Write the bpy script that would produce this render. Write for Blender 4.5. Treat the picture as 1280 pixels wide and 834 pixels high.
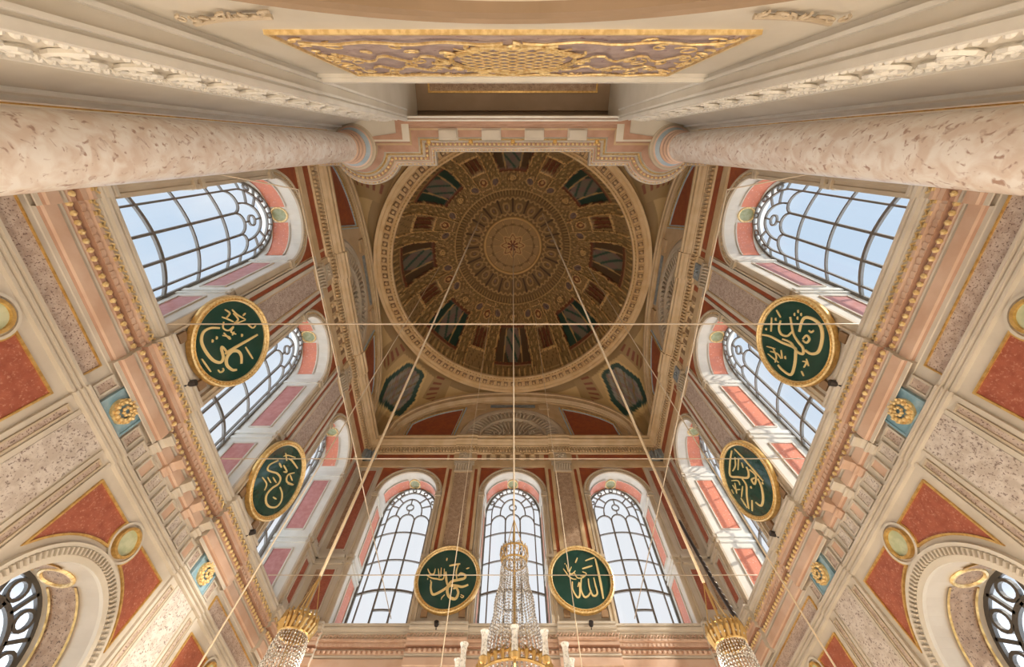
import bpy, bmesh, math, random
import numpy as np
from mathutils import Vector
random.seed(7)
PI = math.pi
sc = bpy.context.scene
for o in list(bpy.data.objects): bpy.data.objects.remove(o)
COL = sc.collection

# ------------------------------------------------------------------ camera, sky, sun, fill lamps, exposure
# metres; the camera's eye is the origin, the mosque floor lies 1.6 m below it, +y runs to the far wall
PITCH = math.atan2(500.0, 235.0)
cd = bpy.data.cameras.new('camera'); cam = bpy.data.objects.new('camera', cd); COL.objects.link(cam)
cd.sensor_fit = 'HORIZONTAL'; cd.sensor_width = 36.0; cd.lens = 500.0/1280.0*36.0
cd.shift_x = -1.0/1280.0; cd.clip_start = 0.05; cd.clip_end = 500
cam.location = (0, 0, 0); cam.rotation_euler = (PI/2 + PITCH, 0, 0)
sc.camera = cam
sc.view_settings.view_transform = 'Standard'
sc.view_settings.look = 'None'
sc.view_settings.gamma = 1.0
sc.view_settings.use_curve_mapping = False
sc.view_settings.exposure = 0.0
SKY = 1.0; HORIZON = 3.8; FILL = 205.0; SUN = 6.0

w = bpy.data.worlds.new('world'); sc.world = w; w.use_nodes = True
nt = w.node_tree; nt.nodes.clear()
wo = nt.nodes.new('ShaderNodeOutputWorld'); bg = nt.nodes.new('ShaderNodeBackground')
tc = nt.nodes.new('ShaderNodeTexCoord'); nz = nt.nodes.new('ShaderNodeTexNoise'); rp = nt.nodes.new('ShaderNodeValToRGB')
nz.inputs['Scale'].default_value = 2.2; nz.inputs['Detail'].default_value = 5
rp.color_ramp.elements[0].position = 0.42; rp.color_ramp.elements[0].color = (0.62, 0.76, 0.92, 1)
rp.color_ramp.elements[1].position = 0.60; rp.color_ramp.elements[1].color = (0.86, 0.90, 0.95, 1)
# haze over the sea beyond the far windows turns the sky there nearly white
sx = nt.nodes.new('ShaderNodeSeparateXYZ'); mr = nt.nodes.new('ShaderNodeMapRange'); mxs = nt.nodes.new('ShaderNodeMix'); mxs.data_type = 'RGBA'
mr.inputs['From Min'].default_value = 0.35; mr.inputs['From Max'].default_value = 0.75
nt.links.new(tc.outputs['Generated'], sx.inputs[0]); nt.links.new(sx.outputs['Y'], mr.inputs['Value']); nt.links.new(mr.outputs['Result'], mxs.inputs['Factor'])
nt.links.new(tc.outputs['Generated'], nz.inputs['Vector']); nt.links.new(nz.outputs['Fac'], rp.inputs['Fac'])
nt.links.new(rp.outputs['Color'], mxs.inputs['A']); mxs.inputs['B'].default_value = (0.88, 0.90, 0.93, 1)
nt.links.new(mxs.outputs['Result'], bg.inputs['Color'])
# added brightness low around the horizon, outside the window views, lights the interior
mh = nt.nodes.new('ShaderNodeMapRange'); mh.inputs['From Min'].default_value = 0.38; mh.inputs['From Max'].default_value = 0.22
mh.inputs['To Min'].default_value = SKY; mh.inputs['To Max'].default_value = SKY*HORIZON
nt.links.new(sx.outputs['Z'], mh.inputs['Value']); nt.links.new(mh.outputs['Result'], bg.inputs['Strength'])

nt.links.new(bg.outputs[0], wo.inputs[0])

def light(name, kind, loc, energy, color, **kw):
    l = bpy.data.lights.new(name, kind); l.energy = energy; l.color = color
    for k, v in kw.items(): setattr(l, k, v)
    o = bpy.data.objects.new(name, l); COL.objects.link(o); o.location = loc
    return o
s = light('sun', 'SUN', (30, -10, 30), SUN, (1.0, 0.93, 0.82), angle=0.05)
s.rotation_euler = Vector((11.0, -5.0, 5.2)).to_track_quat('Z', 'Y').to_euler()
# fill lamps added below the frame to brighten the hall; no fittings there
for x, y in ((-3.4, 1.6), (3.4, 1.6), (-3.4, 5.6), (3.4, 5.6), (0.0, 3.6), (-2.6, 9.4), (2.6, 9.4)):
    light('hall_fill', 'POINT', (x, y, -0.6), FILL, (1.0, 0.88, 0.74), shadow_soft_size=0.5)
light('gallery_fill', 'POINT', (0, -1.75, 8.2), 60, (1.0, 0.88, 0.74), shadow_soft_size=0.3)  # unseen fill lamp added to brighten the lodge recess

# ------------------------------------------------------------------ materials
MAT = {}
def material(name, color, rough=0.6, metal=0.0, color2=None, scale=6.0, lo=0.4, hi=0.6, detail=4, bump=0.0, bscale=30, coat=0.0,
             color3=None, scale3=20.0, lo3=0.62, hi3=0.68, distort=0.0, stretch=None, spec=0.5):
    m = bpy.data.materials.new(name); m.use_nodes = True; t = m.node_tree; b = t.nodes['Principled BSDF']
    b.inputs['Roughness'].default_value = rough; b.inputs['Metallic'].default_value = metal
    b.inputs['Coat Weight'].default_value = coat; b.inputs['Specular IOR Level'].default_value = spec
    b.inputs['Base Color'].default_value = (*color, 1)
    tcn = t.nodes.new('ShaderNodeTexCoord'); vec = tcn.outputs['Object']
    if stretch:
        mp = t.nodes.new('ShaderNodeMapping'); mp.inputs['Scale'].default_value = stretch
        t.links.new(vec, mp.inputs['Vector']); vec = mp.outputs['Vector']
    col = None
    def layer(cprev, c, sca, a, z, dist):
        n = t.nodes.new('ShaderNodeTexNoise'); n.inputs['Scale'].default_value = sca; n.inputs['Detail'].default_value = detail
        n.inputs['Distortion'].default_value = dist
        t.links.new(vec, n.inputs['Vector'])
        r = t.nodes.new('ShaderNodeMapRange'); r.inputs['From Min'].default_value = a; r.inputs['From Max'].default_value = z
        t.links.new(n.outputs['Fac'], r.inputs['Value'])
        mx = t.nodes.new('ShaderNodeMix'); mx.data_type = 'RGBA'
        t.links.new(r.outputs['Result'], mx.inputs['Factor'])
        if isinstance(cprev, tuple): mx.inputs['A'].default_value = (*cprev, 1)
        else: t.links.new(cprev, mx.inputs['A'])
        mx.inputs['B'].default_value = (*c, 1)
        return mx.outputs['Result']
    if color2: col = layer(color, color2, scale, lo, hi, distort)
    if color3: col = layer(col or color, color3, scale3, lo3, hi3, distort)
    if col: t.links.new(col, b.inputs['Base Color'])
    if bump:
        n = t.nodes.new('ShaderNodeTexNoise'); n.inputs['Scale'].default_value = bscale; n.inputs['Detail'].default_value = 3
        t.links.new(vec, n.inputs['Vector'])
        bp = t.nodes.new('ShaderNodeBump'); bp.inputs['Strength'].default_value = bump; bp.inputs['Distance'].default_value = 0.02
        t.links.new(n.outputs['Fac'], bp.inputs['Height']); t.links.new(bp.outputs['Normal'], b.inputs['Normal'])
    MAT[name] = m
    return m
material('cream', (0.55, 0.48, 0.385), 0.5, color2=(0.62, 0.55, 0.45), scale=1.5)
material('white', (0.80, 0.76, 0.68), 0.45, color2=(0.72, 0.68, 0.60), scale=2)
material('reveal_plaster', (0.68, 0.64, 0.56), 0.5, color2=(0.62, 0.58, 0.50), scale=2)
material('grey_cream', (0.62, 0.56, 0.46), 0.6, color2=(0.67, 0.61, 0.51), scale=1.2)
material('pink', (0.56, 0.36, 0.25), 0.5, color2=(0.66, 0.47, 0.35), scale=1.5)
material('rose', (0.42, 0.235, 0.15), 0.55, color2=(0.48, 0.28, 0.19), scale=3)
material('tan', (0.54, 0.375, 0.20), 0.45, color2=(0.61, 0.445, 0.26), scale=2)
material('ring_tan', (0.64, 0.42, 0.20), 0.45, color2=(0.70, 0.49, 0.26), scale=2)
material('brown', (0.25, 0.15, 0.07), 0.6, color2=(0.31, 0.19, 0.10), scale=4)
material('beige', (0.50, 0.40, 0.28), 0.6, color2=(0.56, 0.46, 0.33), scale=1.5)
material('red_marble', (0.40, 0.115, 0.065), 0.35, color2=(0.30, 0.075, 0.04), scale=9, lo=0.35, hi=0.7, color3=(0.54, 0.25, 0.17), scale3=34, lo3=0.56, hi3=0.72)
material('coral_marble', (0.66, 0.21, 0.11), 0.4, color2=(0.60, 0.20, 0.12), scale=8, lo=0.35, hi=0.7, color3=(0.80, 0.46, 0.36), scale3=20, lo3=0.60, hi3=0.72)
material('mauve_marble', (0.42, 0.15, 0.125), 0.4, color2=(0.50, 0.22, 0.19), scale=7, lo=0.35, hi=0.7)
material('dark_red', (0.36, 0.09, 0.03), 0.5, color2=(0.30, 0.07, 0.03), scale=6)
material('granite', (0.44, 0.33, 0.26), 0.45, color2=(0.56, 0.45, 0.37), scale=9, color3=(0.17, 0.10, 0.08), scale3=38, lo3=0.56, hi3=0.64)
material('granite_brown', (0.36, 0.23, 0.14), 0.5, color2=(0.46, 0.32, 0.21), scale=9, color3=(0.15, 0.09, 0.05), scale3=36, lo3=0.56, hi3=0.64)
material('pale_granite', (0.52, 0.44, 0.37), 0.45, color2=(0.64, 0.57, 0.50), scale=9, color3=(0.24, 0.18, 0.15), scale3=34, lo3=0.56, hi3=0.64)
material('column_marble', (0.76, 0.63, 0.53), 0.28, color2=(0.90, 0.84, 0.77), scale=5.0, lo=0.38, hi=0.62, distort=0.8, color3=(0.46, 0.30, 0.23), scale3=11.0, lo3=0.58, hi3=0.68, detail=9, coat=0.2)
material('gold', (0.74, 0.48, 0.16), 0.35, metal=0.5, color2=(0.58, 0.34, 0.10), scale=14)
material('pale_gold', (0.88, 0.68, 0.34), 0.35, metal=0.3, color2=(0.70, 0.48, 0.20), scale=18)
material('tan_gold', (0.62, 0.42, 0.16), 0.45, metal=0.3, color2=(0.46, 0.28, 0.09), scale=16)
material('blue_tile', (0.20, 0.36, 0.44), 0.4, color2=(0.34, 0.48, 0.53), scale=5)
material('pale_blue', (0.42, 0.52, 0.58), 0.5, color2=(0.50, 0.58, 0.62), scale=4)
material('slate', (0.20, 0.23, 0.24), 0.5, color2=(0.30, 0.31, 0.30), scale=6)
material('olive', (0.30, 0.33, 0.17), 0.45, color2=(0.40, 0.42, 0.26), scale=10)
material('pale_green', (0.46, 0.50, 0.30), 0.4, color2=(0.58, 0.60, 0.40), scale=8)
material('bottle_green', (0.016, 0.060, 0.046), 0.07, color2=(0.010, 0.050, 0.036), scale=3, coat=0.5)
material('lettering_gold', (0.86, 0.66, 0.30), 0.4, metal=0.25)
material('iron', (0.085, 0.075, 0.065), 0.5, metal=0.2)
material('window_lead', (0.17, 0.15, 0.125), 0.5)
material('black_metal', (0.03, 0.025, 0.025), 0.4)
material('rope', (0.72, 0.58, 0.40), 0.7)
material('wire', (0.60, 0.50, 0.38), 0.6)
material('crystal', (0.80, 0.78, 0.74), 0.12, color2=(0.34, 0.31, 0.27), scale=40, lo=0.42, hi=0.58, metal=0.25)
material('milk_glass', (0.92, 0.92, 0.88), 0.25, color2=(0.62, 0.62, 0.58), scale=45, lo=0.5, hi=0.62)
material('brass', (0.62, 0.42, 0.17), 0.3, metal=0.8)
material('purple_marble', (0.38, 0.29, 0.28), 0.45, color2=(0.50, 0.40, 0.38), scale=6, color3=(0.25, 0.14, 0.16), scale3=14)
material('carpet', (0.52, 0.44, 0.32), 0.9, color2=(0.58, 0.50, 0.38), scale=3)
material('lodge_brown', (0.30, 0.205, 0.125), 0.7, color2=(0.34, 0.235, 0.15), scale=1.5)
def glass():
    m = bpy.data.materials.new('window_glass'); m.use_nodes = True; t = m.node_tree; t.nodes.clear()
    o = t.nodes.new('ShaderNodeOutputMaterial'); mx = t.nodes.new('ShaderNodeMixShader')
    tr = t.nodes.new('ShaderNodeBsdfTransparent'); gl = t.nodes.new('ShaderNodeBsdfGlossy')
    tr.inputs['Color'].default_value = (0.97, 0.985, 1, 1); gl.inputs['Roughness'].default_value = 0.05
    mx.inputs['Fac'].default_value = 0.05
    t.links.new(tr.outputs[0], mx.inputs[1]); t.links.new(gl.outputs[0], mx.inputs[2]); t.links.new(mx.outputs[0], o.inputs[0])
    MAT['glass'] = m
glass()
def painted():
    m = bpy.data.materials.new('painted_plaster'); m.use_nodes = True; t = m.node_tree; b = t.nodes['Principled BSDF']
    a = t.nodes.new('ShaderNodeVertexColor'); a.layer_name = 'paint'
    t.links.new(a.outputs['Color'], b.inputs['Base Color']); b.inputs['Roughness'].default_value = 0.6
    MAT['painted'] = m
painted()

# ------------------------------------------------------------------ mesh helpers
class MB:
    def __init__(self): self.v = []; self.f = []; self.m = []
    def add(self, vs, fs, mi=0):
        n = len(self.v); self.v += [tuple(p) for p in vs]
        self.f += [tuple(i + n for i in f) for f in fs]; self.m += [mi]*len(fs)
    def box(self, F, a0, a1, b0, b1, c0, c1, mi=0):
        P = [F(a, b, c) for a in (a0, a1) for b in (b0, b1) for c in (c0, c1)]
        self.add(P, [(0,1,3,2),(4,6,7,5),(0,4,5,1),(2,3,7,6),(0,2,6,4),(1,5,7,3)], mi)
    def quad(self, pts, mi=0): self.add(pts, [tuple(range(len(pts)))], mi)
    def grid(self, rows, closed=False, mi=0, mis=None):
        n = len(rows[0]); base = len(self.v)
        for r in rows: self.v += [tuple(p) for p in r]
        for i in range(len(rows)-1):
            for j in range(n if closed else n-1):
                k = (j+1) % n
                self.f.append((base+i*n+j, base+i*n+k, base+(i+1)*n+k, base+(i+1)*n+j)); self.m.append(mis[i] if mis else mi)
    def tube(self, pts, r, n=6, mi=0, closed=False, flat=1.0, caps=True):
        pts = [Vector(p) for p in pts]; rows = []; N = len(pts)
        rr = r if isinstance(r, (list, tuple)) else [r]*N
        t0 = (pts[1]-pts[0]).normalized(); up = Vector((0,0,1)) if abs(t0.z) < 0.9 else Vector((1,0,0))
        nrm = t0.cross(up).normalized()
        for i in range(N):
            a = pts[(i-1) % N] if (closed or i > 0) else pts[i]; b = pts[(i+1) % N] if (closed or i < N-1) else pts[i]
            t = (b-a)
            if t.length < 1e-9: t = t0
            t = t.normalized(); nrm = (nrm - t*nrm.dot(t))
            if nrm.length < 1e-6: nrm = t.orthogonal()
            nrm = nrm.normalized(); bn = t.cross(nrm)
            rows.append([pts[i] + nrm*math.cos(2*PI*k/n)*rr[i] + bn*math.sin(2*PI*k/n)*rr[i]*flat for k in range(n)])
        if closed: rows.append(rows[0])
        base = len(self.v); self.grid(rows, True, mi)
        if caps and not closed:
            self.f.append(tuple(base+k for k in range(n))); self.m.append(mi)
            self.f.append(tuple(base+(len(rows)-1)*n+k for k in range(n))); self.m.append(mi)
    def lathe(self, c, prof, n=32, a0=0, a1=2*PI, mi=0, mis=None):
        full = abs(a1-a0-2*PI) < 1e-6; rows = []
        for r, z in prof:
            rows.append([(c[0]+r*math.cos(a0+(a1-a0)*k/n), c[1]+r*math.sin(a0+(a1-a0)*k/n), c[2]+z) for k in range(n if full else n+1)])
        self.grid(rows, full, mi, mis)
    def octa(self, c, rx, ry, rz, mi=0):
        x, y, z = c
        self.add([(x+rx,y,z),(x-rx,y,z),(x,y+ry,z),(x,y-ry,z),(x,y,z+rz),(x,y,z-rz)],
                 [(0,2,4),(2,1,4),(1,3,4),(3,0,4),(2,0,5),(1,2,5),(3,1,5),(0,3,5)], mi)
    def ball(self, c, r, mi=0, n=8, m=5, sz=1.0):
        rows = []
        for i in range(m+1):
            a = -PI/2 + PI*i/m
            rows.append([(c[0]+r*math.cos(a)*math.cos(2*PI*k/n), c[1]+r*math.cos(a)*math.sin(2*PI*k/n), c[2]+r*sz*math.sin(a)) for k in range(n)])
        self.grid(rows, True, mi)
    def build(self, name, mats, parent=None, smooth=False, colors=None):
        me = bpy.data.meshes.new(name); me.from_pydata(self.v, [], self.f)
        if isinstance(mats, str): mats = [mats]
        for k in mats: me.materials.append(MAT[k])
        if len(mats) > 1: me.polygons.foreach_set('material_index', self.m)
        if smooth: me.polygons.foreach_set('use_smooth', [True]*len(self.f))
        if colors is not None:
            at = me.color_attributes.new('paint', 'FLOAT_COLOR', 'POINT'); at.data.foreach_set('color', colors)
        me.update()
        o = bpy.data.objects.new(name, me); COL.objects.link(o)
        if parent: o.parent = parent
        return o
def tag(o, label, cat, group=None):
    o['label'] = label; o['category'] = cat
    if group: o['group'] = group
    return o
def struct(o): o['kind'] = 'structure'; return o
def empty(name, loc):
    o = bpy.data.objects.new(name, None); COL.objects.link(o); o.location = loc; o.empty_display_size = 0.1
    return o
def adopt(o, root):
    o.parent = root; o.matrix_parent_inverse = root.matrix_basis.inverted(); return o

# wall frames: s along the wall, d out into the room, z up
A = 6.2; DW = 11.75; YC = 5.75
FR = {'left': lambda s, d, z: (-A+d, YC+s, z), 'right': lambda s, d, z: (A-d, YC+s, z), 'far': lambda s, d, z: (s, DW-d, z)}
WORLD = lambda x, y, z: (x, y, z)
def bar(mb, F, pts, wd, d0, d1, closed=False, mi=0, dfun=None):
    """a flat bar of width wd following pts (s, z) on a wall, standing from depth d0 to d1"""
    N = len(pts); rows = []
    for i in range(N):
        a = pts[(i-1) % N] if (closed or i > 0) else pts[i]; b = pts[(i+1) % N] if (closed or i < N-1) else pts[i]; p = pts[i]
        t1 = Vector((p[0]-a[0], p[1]-a[1])); t2 = Vector((b[0]-p[0], b[1]-p[1]))
        if t1.length < 1e-9: t1 = t2
        if t2.length < 1e-9: t2 = t1
        t1.normalize(); t2.normalize(); n1 = Vector((-t1.y, t1.x)); n2 = Vector((-t2.y, t2.x)); m = n1+n2
        if m.length < 1e-6: m = n1
        m.normalize(); k = wd/2/max(0.35, m.dot(n1)); off = dfun(p[0], p[1]) if dfun else 0
        rows.append([F(p[0]+m.x*k, off+d0, p[1]+m.y*k), F(p[0]+m.x*k, off+d1, p[1]+m.y*k), F(p[0]-m.x*k, off+d1, p[1]-m.y*k), F(p[0]-m.x*k, off+d0, p[1]-m.y*k)])
    if closed: rows.append(rows[0])
    mb.grid(rows, True, mi)
def arc(c, r, a0, a1, n, rz=None):
    rz = rz or r
    return [(c[0]+r*math.cos(a0+(a1-a0)*i/n), c[1]+rz*math.sin(a0+(a1-a0)*i/n)) for i in range(n+1)]
def panel(F, parent, poly, d, m, border='gold', bw=0.03, name='marble_panel', sink=0.0):
    mb = MB(); mb.quad([F(s_, d+0.006, z) for s_, z in poly], 0)
    N = len(poly)
    for i in range(N):
        a, b = poly[i], poly[(i+1) % N]
        mb.quad([F(a[0], d-0.02, a[1]), F(b[0], d-0.02, b[1]), F(b[0], d+0.006, b[1]), F(a[0], d+0.006, a[1])], 0)
    mats = [m]
    if border:
        bar(mb, F, poly, bw, d-0.01, d+0.03, True, 1); mats.append(border)
    return mb.build(name, mats, parent)
def rect(s0, s1, z0, z1): return [(s0, z0), (s1, z0), (s1, z1), (s0, z1)]
def spandrel(c, half, spring, top, rr, side, cut=None, n=14):
    """corner between an arch of radius rr and a rectangle: side -1 or +1; cut = (radius, z) of a roundel on the axis"""
    edge = half*side; zb = spring + math.sqrt(max(0, rr*rr-half*half)) if rr > half else spring
    pts = [(c+edge, top), (c+edge, zb)]
    a_edge = math.acos(min(1, half/rr)); a_top = PI/2 - 0.06
    if cut:
        # stop where the arch meets the roundel
        for k in range(400):
            a = a_edge + (PI/2-a_edge)*k/400
            if math.hypot(rr*math.cos(a), spring+rr*math.sin(a)-cut[1]) < cut[0]: a_top = a; break
    elif rr*1.0+spring > top: a_top = math.asin((top-spring)/rr)
    for k in range(1, n+1):
        a = a_edge + (a_top-a_edge)*k/n; pts.append((c+side*rr*math.cos(a), spring+rr*math.sin(a)))
    if cut:
        p = (rr*math.cos(a_top), spring+rr*math.sin(a_top)-cut[1]); b0 = math.atan2(p[1], p[0])
        dz = top-cut[1]; b1 = math.asin(min(1, dz/cut[0])) if dz < cut[0] else PI/2-0.02
        for k in range(1, 9):
            b = b0+(b1-b0)*k/8; pts.append((c+side*cut[0]*math.cos(b), cut[1]+cut[0]*math.sin(b)))
        if dz >= cut[0]: pts.append((c+side*0.02, top))
    return pts
# ------------------------------------------------------------------ the three great walls
OPR = 1.07; SPR = 10.93; SILL = 6.42; ZU = 12.64
BAYS = (-3.93, 0.0, 3.93)
END = {'left': (-6.13, 6.0), 'right': (-6.13, 6.0), 'far': (-6.2, 6.2)}
def arch_sheet(mb, F, s0, s1, z0, z1, c, r, spring, sill, d, n=24):
    mb.quad([F(s0, d, z0), F(c-r, d, z0), F(c-r, d, z1), F(s0, d, z1)])
    mb.quad([F(c+r, d, z0), F(s1, d, z0), F(s1, d, z1), F(c+r, d, z1)])
    if sill > z0: mb.quad([F(c-r, d, z0), F(c+r, d, z0), F(c+r, d, sill), F(c-r, d, sill)])
    p = arc((c, spring), r, PI, 0, n)
    for a, b in zip(p[:-1], p[1:]):
        mb.quad([F(a[0], d, a[1]), F(b[0], d, b[1]), F(b[0], d, z1), F(a[0], d, z1)])
def reveal(F, parent, c, r, spring, sill, d1, mats, upper=True, gran=None):
    mb = MB(); n = 24
    path = [(c-r, sill)] + arc((c, spring), r, PI, 0, n) + [(c+r, sill)]
    mb.grid([[F(s_, 0.0, z) for s_, z in path], [F(s_, d1-0.03, z) for s_, z in path]])
    mb.quad([F(c-r, 0, sill), F(c+r, 0, sill), F(c+r, d1-0.03, sill), F(c-r, d1-0.03, sill)])
    for z0, z1 in (((8.17, 8.24), (8.34, 8.46), (10.80, 10.92)) if upper else ((spring-0.08, spring+0.02),)):
        for sd in (-1, 1): mb.box(F, c+sd*r, c+sd*(r-0.035), 0.0, d1, z0, z1)
    rv = mb.build('window_reveal', 'reveal_plaster' if upper else 'cream', parent)
    k = 0.012
    def jamb(sd, z0, z1, da, db, m):
        mb = MB(); x = c+sd*(r-k)
        mb.quad([F(x, da, z0), F(x, db, z0), F(x, db, z1), F(x, da, z1)])
        for a, b in (((da, z0), (db, z0)), ((da, z1), (db, z1))):
            mb.box(F, c+sd*r, c+sd*(r-0.03), a[0], b[0], a[1]-0.02, a[1]+0.02, 1)
        for dd in (da, db): mb.box(F, c+sd*r, c+sd*(r-0.03), dd-0.02, dd+0.02, z0, z1, 1)
        mb.build('marble_panel', [m, 'cream' if upper else 'gold'], rv)
    def soffit(a0, a1, da, db, m):
        mb = MB(); rr = r-k
        p = arc((c, spring), rr, a0, a1, 10)
        mb.grid([[F(s_, da, z) for s_, z in p], [F(s_, db, z) for s_, z in p]])
        for dd in (da, db):
            q0 = arc((c, spring), r, a0, a1, 10); q1 = arc((c, spring), r-0.03, a0, a1, 10)
            mb.grid([[F(s_, dd-0.02, z) for s_, z in q1], [F(s_, dd+0.02, z) for s_, z in q1]], mi=1)
            mb.grid([[F(s_, dd-0.02, z) for s_, z in q0], [F(s_, dd-0.02, z) for s_, z in q1]], mi=1)
        mb.build('marble_panel', [m, 'cream' if upper else 'gold'], rv)
    if upper:
        for sd in (-1, 1):
            jamb(sd, 6.62, 7.98, -0.28, -0.86, mats[0]); jamb(sd, 8.62, 10.62, -0.28, -0.86, mats[0])
        soffit(math.radians(18), math.radians(78), -0.34, -0.84, mats[1]); soffit(math.radians(102), math.radians(162), -0.34, -0.84, mats[1])
    else:
        for sd in (-1, 1): jamb(sd, 0.6, spring-0.2, -0.3, -0.75, mats[0])
        soffit(math.radians(6), math.radians(78), -0.3, -0.72, mats[1]); soffit(math.radians(102), math.radians(174), -0.3, -0.72, mats[1])
    dc = -0.59 if upper else -0.51
    mb = MB(); q = [F(c+0.17*math.cos(t), dc+0.2*math.sin(t), spring+r-k-0.006) for t in [2*PI*i/20 for i in range(20)]]
    mb.quad(q, 0); mb.tube([F(c+0.2*math.cos(t), dc+0.23*math.sin(t), spring+r-0.02) for t in [2*PI*i/20 for i in range(20)]], 0.03, 6, 1, True)
    mb.build('roundel', ['olive' if upper else 'granite_brown', 'pale_gold'], rv)
    return rv
WN = [0]
def window(F, c, r, spring, sill, dedge, bow, upper):
    WN[0] += 1
    root = struct(empty('window_%d' % WN[0], F(c, dedge, sill)))
    df = lambda s_, z: dedge + bow*max(0.0, 1-((s_-c)/r)**2)
    mb = MB(); mt = 'window_lead' if upper else 'iron'; T = (-0.03, 0.03)
    def b(pts, wd): bar(mb, F, [(c+x, z) for x, z in pts], wd, T[0], T[1], False, 0, df)
    def sm(p, q, n=10): return [(p[0]+(q[0]-p[0])*i/n, p[1]+(q[1]-p[1])*i/n) for i in range(n+1)]
    e = r-0.03
    b([(-e, sill)]+arc((0, spring), e, PI, 0, 32)+[(e, sill)], 0.07)
    if upper:
        wv = 0.038
        for x in (-0.80, 0.80): b(sm((x, sill), (x, spring)), wv)
        for x in (-0.27, 0.27): b(sm((x, sill), (x, 10.45)), wv+(0.012))
        for z in (7.9, 8.9, 9.95): b(sm((-e, z), (e, z), 16), wv+(0.03 if z < 8 else 0.0))
        b(sm((-0.27, 7.3), (0.27, 7.3)), 0.05); b(sm((-e, sill+0.03), (e, sill+0.03), 16), 0.06)
        for x in (-0.535, 0, 0.535): b(arc((x, 10.45), 0.265, PI, 0, 10), 0.04)
        for x in (-1, 1): b(sm((x*0.80, 10.45), (x*e, 10.45), 4), 0.035)
        b(arc((0, spring), 0.80, PI, 0, 24), 0.04); b(arc((0, 10.80), 0.47, PI*1.02, -0.02*PI, 18, 0.62), 0.04)
        b(arc((0, 11.03), 0.135, 0, 2*PI, 14), 0.035)
        for x in (-0.535, 0.535): b(sm((x*0.9, 10.72), (x*0.88, 10.85), 2), 0.035)
        b(sm((0, 11.17), (0, 11.42), 2), 0.035); b(sm((0, 10.72), (0, 10.9), 2), 0.035)
        for a in (22, 48, 132, 158):
            a = math.radians(a); b(sm((0.47*math.cos(a), 10.85+0.55*math.sin(a)), (0.8*math.cos(a), spring+0.8*math.sin(a)), 2), 0.035)
        for a in (30, 60, 90, 120, 150):
            a = math.radians(a); b(arc((0.92*math.cos(a), spring+0.92*math.sin(a)), 0.075, 0, 2*PI, 10), 0.03)
        for a in (12, 45, 75, 105, 135, 168):
            a = math.radians(a); b(sm((0.8*math.cos(a), spring+0.8*math.sin(a)), (e*math.cos(a), spring+e*math.sin(a)), 2), 0.03)
    else:
        b(arc((0, spring), 0.62, PI, 0, 24), 0.07); b(arc((0, spring), 0.34, 0, 2*PI, 20), 0.05)
        for x in (-0.62, 0.62): b(sm((x, sill), (x, spring)), 0.07)
        b(sm((0, sill), (0, spring+0.62)), 0.06)
        for z in (0.6, 1.5, 2.3, spring): b(sm((-e, z), (e, z), 12), 0.07)
        for a in (18, 54, 90, 126, 162):
            a = math.radians(a); b(arc((0.79*math.cos(a), spring+0.79*math.sin(a)), 0.13, 0, 2*PI, 14), 0.045)
        for a in (36, 72, 108, 144):
            a = math.radians(a); b(sm((0.62*math.cos(a), spring+0.62*math.sin(a)), (e*math.cos(a), spring+e*math.sin(a)), 2), 0.05)
        for z in (1.05, 1.9, 2.6):
            for x in (-0.79, 0.79): b(arc((x, z), 0.12, 0, 2*PI, 12), 0.045)
    adopt(mb.build('window_frame', mt), root)
    g = MB(); rows = []
    N = 16
    for i in range(N+1):
        x = -e + 2*e*i/N; zt = spring + math.sqrt(max(0, e*e-x*x)); rows.append([F(c+x, df(c+x, 0), sill), F(c+x, df(c+x, 0), spring), F(c+x, df(c+x, 0), zt)])
    g.grid(rows); adopt(g.build('glass', 'glass'), root)
    return root
def archivolt(F, parent, c, r, spring, ro, low, upper):
    mb = MB(); prof = [(r, 0.0), (r, 0.06), (r+(ro-r)*0.35, 0.06), (r+(ro-r)*0.42, 0.03), (r+(ro-r)*0.75, 0.035), (r+(ro-r)*0.8, 0.08), (ro, 0.08), (ro, 0.0)]
    rows = []
    for rr, d in prof: rows.append([F(c-rr, d, low)]+[F(s_, d, z) for s_, z in arc((c, spring), rr, PI, 0, 28)]+[F(c+rr, d, low)])
    mb.grid(rows)
    if upper:
        for sd in (-1, 1):
            for z0, z1 in ((spring-0.14, spring-0.08), (spring-0.04, spring+0.04)):
                mb.box(F, c+sd*(r-0.02), c+sd*(ro+0.01), 0, 0.11, z0, z1)
            for z0, z1 in ((8.17, 8.24), (8.36, 8.46)): mb.box(F, c+sd*(r-0.02), c+sd*(ro+0.01), 0, 0.10, z0, z1)
    ao = mb.build('archivolt', 'beige' if upper else 'grey_cream', parent)
    b2 = MB()
    if upper:
        rr = r+(ro-r)*0.58
        for k in range(41):
            a = PI*k/40; b2.box(lambda a_, b_, c_: F(c+(rr+a_)*math.cos(a)-b_*math.sin(a), c_, spring+(rr+a_)*math.sin(a)+b_*math.cos(a)), -0.025, 0.025, -0.022, 0.022, 0.03, 0.055)
    else:
        rr = r+(ro-r)*0.55
        for k in range(64):
            a = -0.3+(PI+0.6)*k/63; b2.box(lambda a_, b_, c_: F(c+(rr+a_)*math.cos(a)-b_*math.sin(a), c_, spring+(rr+a_)*math.sin(a)+b_*math.cos(a)), -0.045, 0.045, -0.014, 0.014, 0.0, 0.10)
    b2.build('carved_band', 'tan' if upper else 'cream', ao)
def prof_run(mb, F, prof, s0, s1, off=0.0, mis=None, caps=True):
    rows = [[F(s0, d+off, z), F(s1, d+off, z)] for d, z in prof]
    mb.grid(rows, False, 0, mis)
    if caps:
        for s_ in (s0, s1): mb.quad([F(s_, d+off, z) for d, z in prof] + [F(s_, -0.1, prof[-1][1]), F(s_, -0.1, prof[0][1])], 0)

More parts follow.
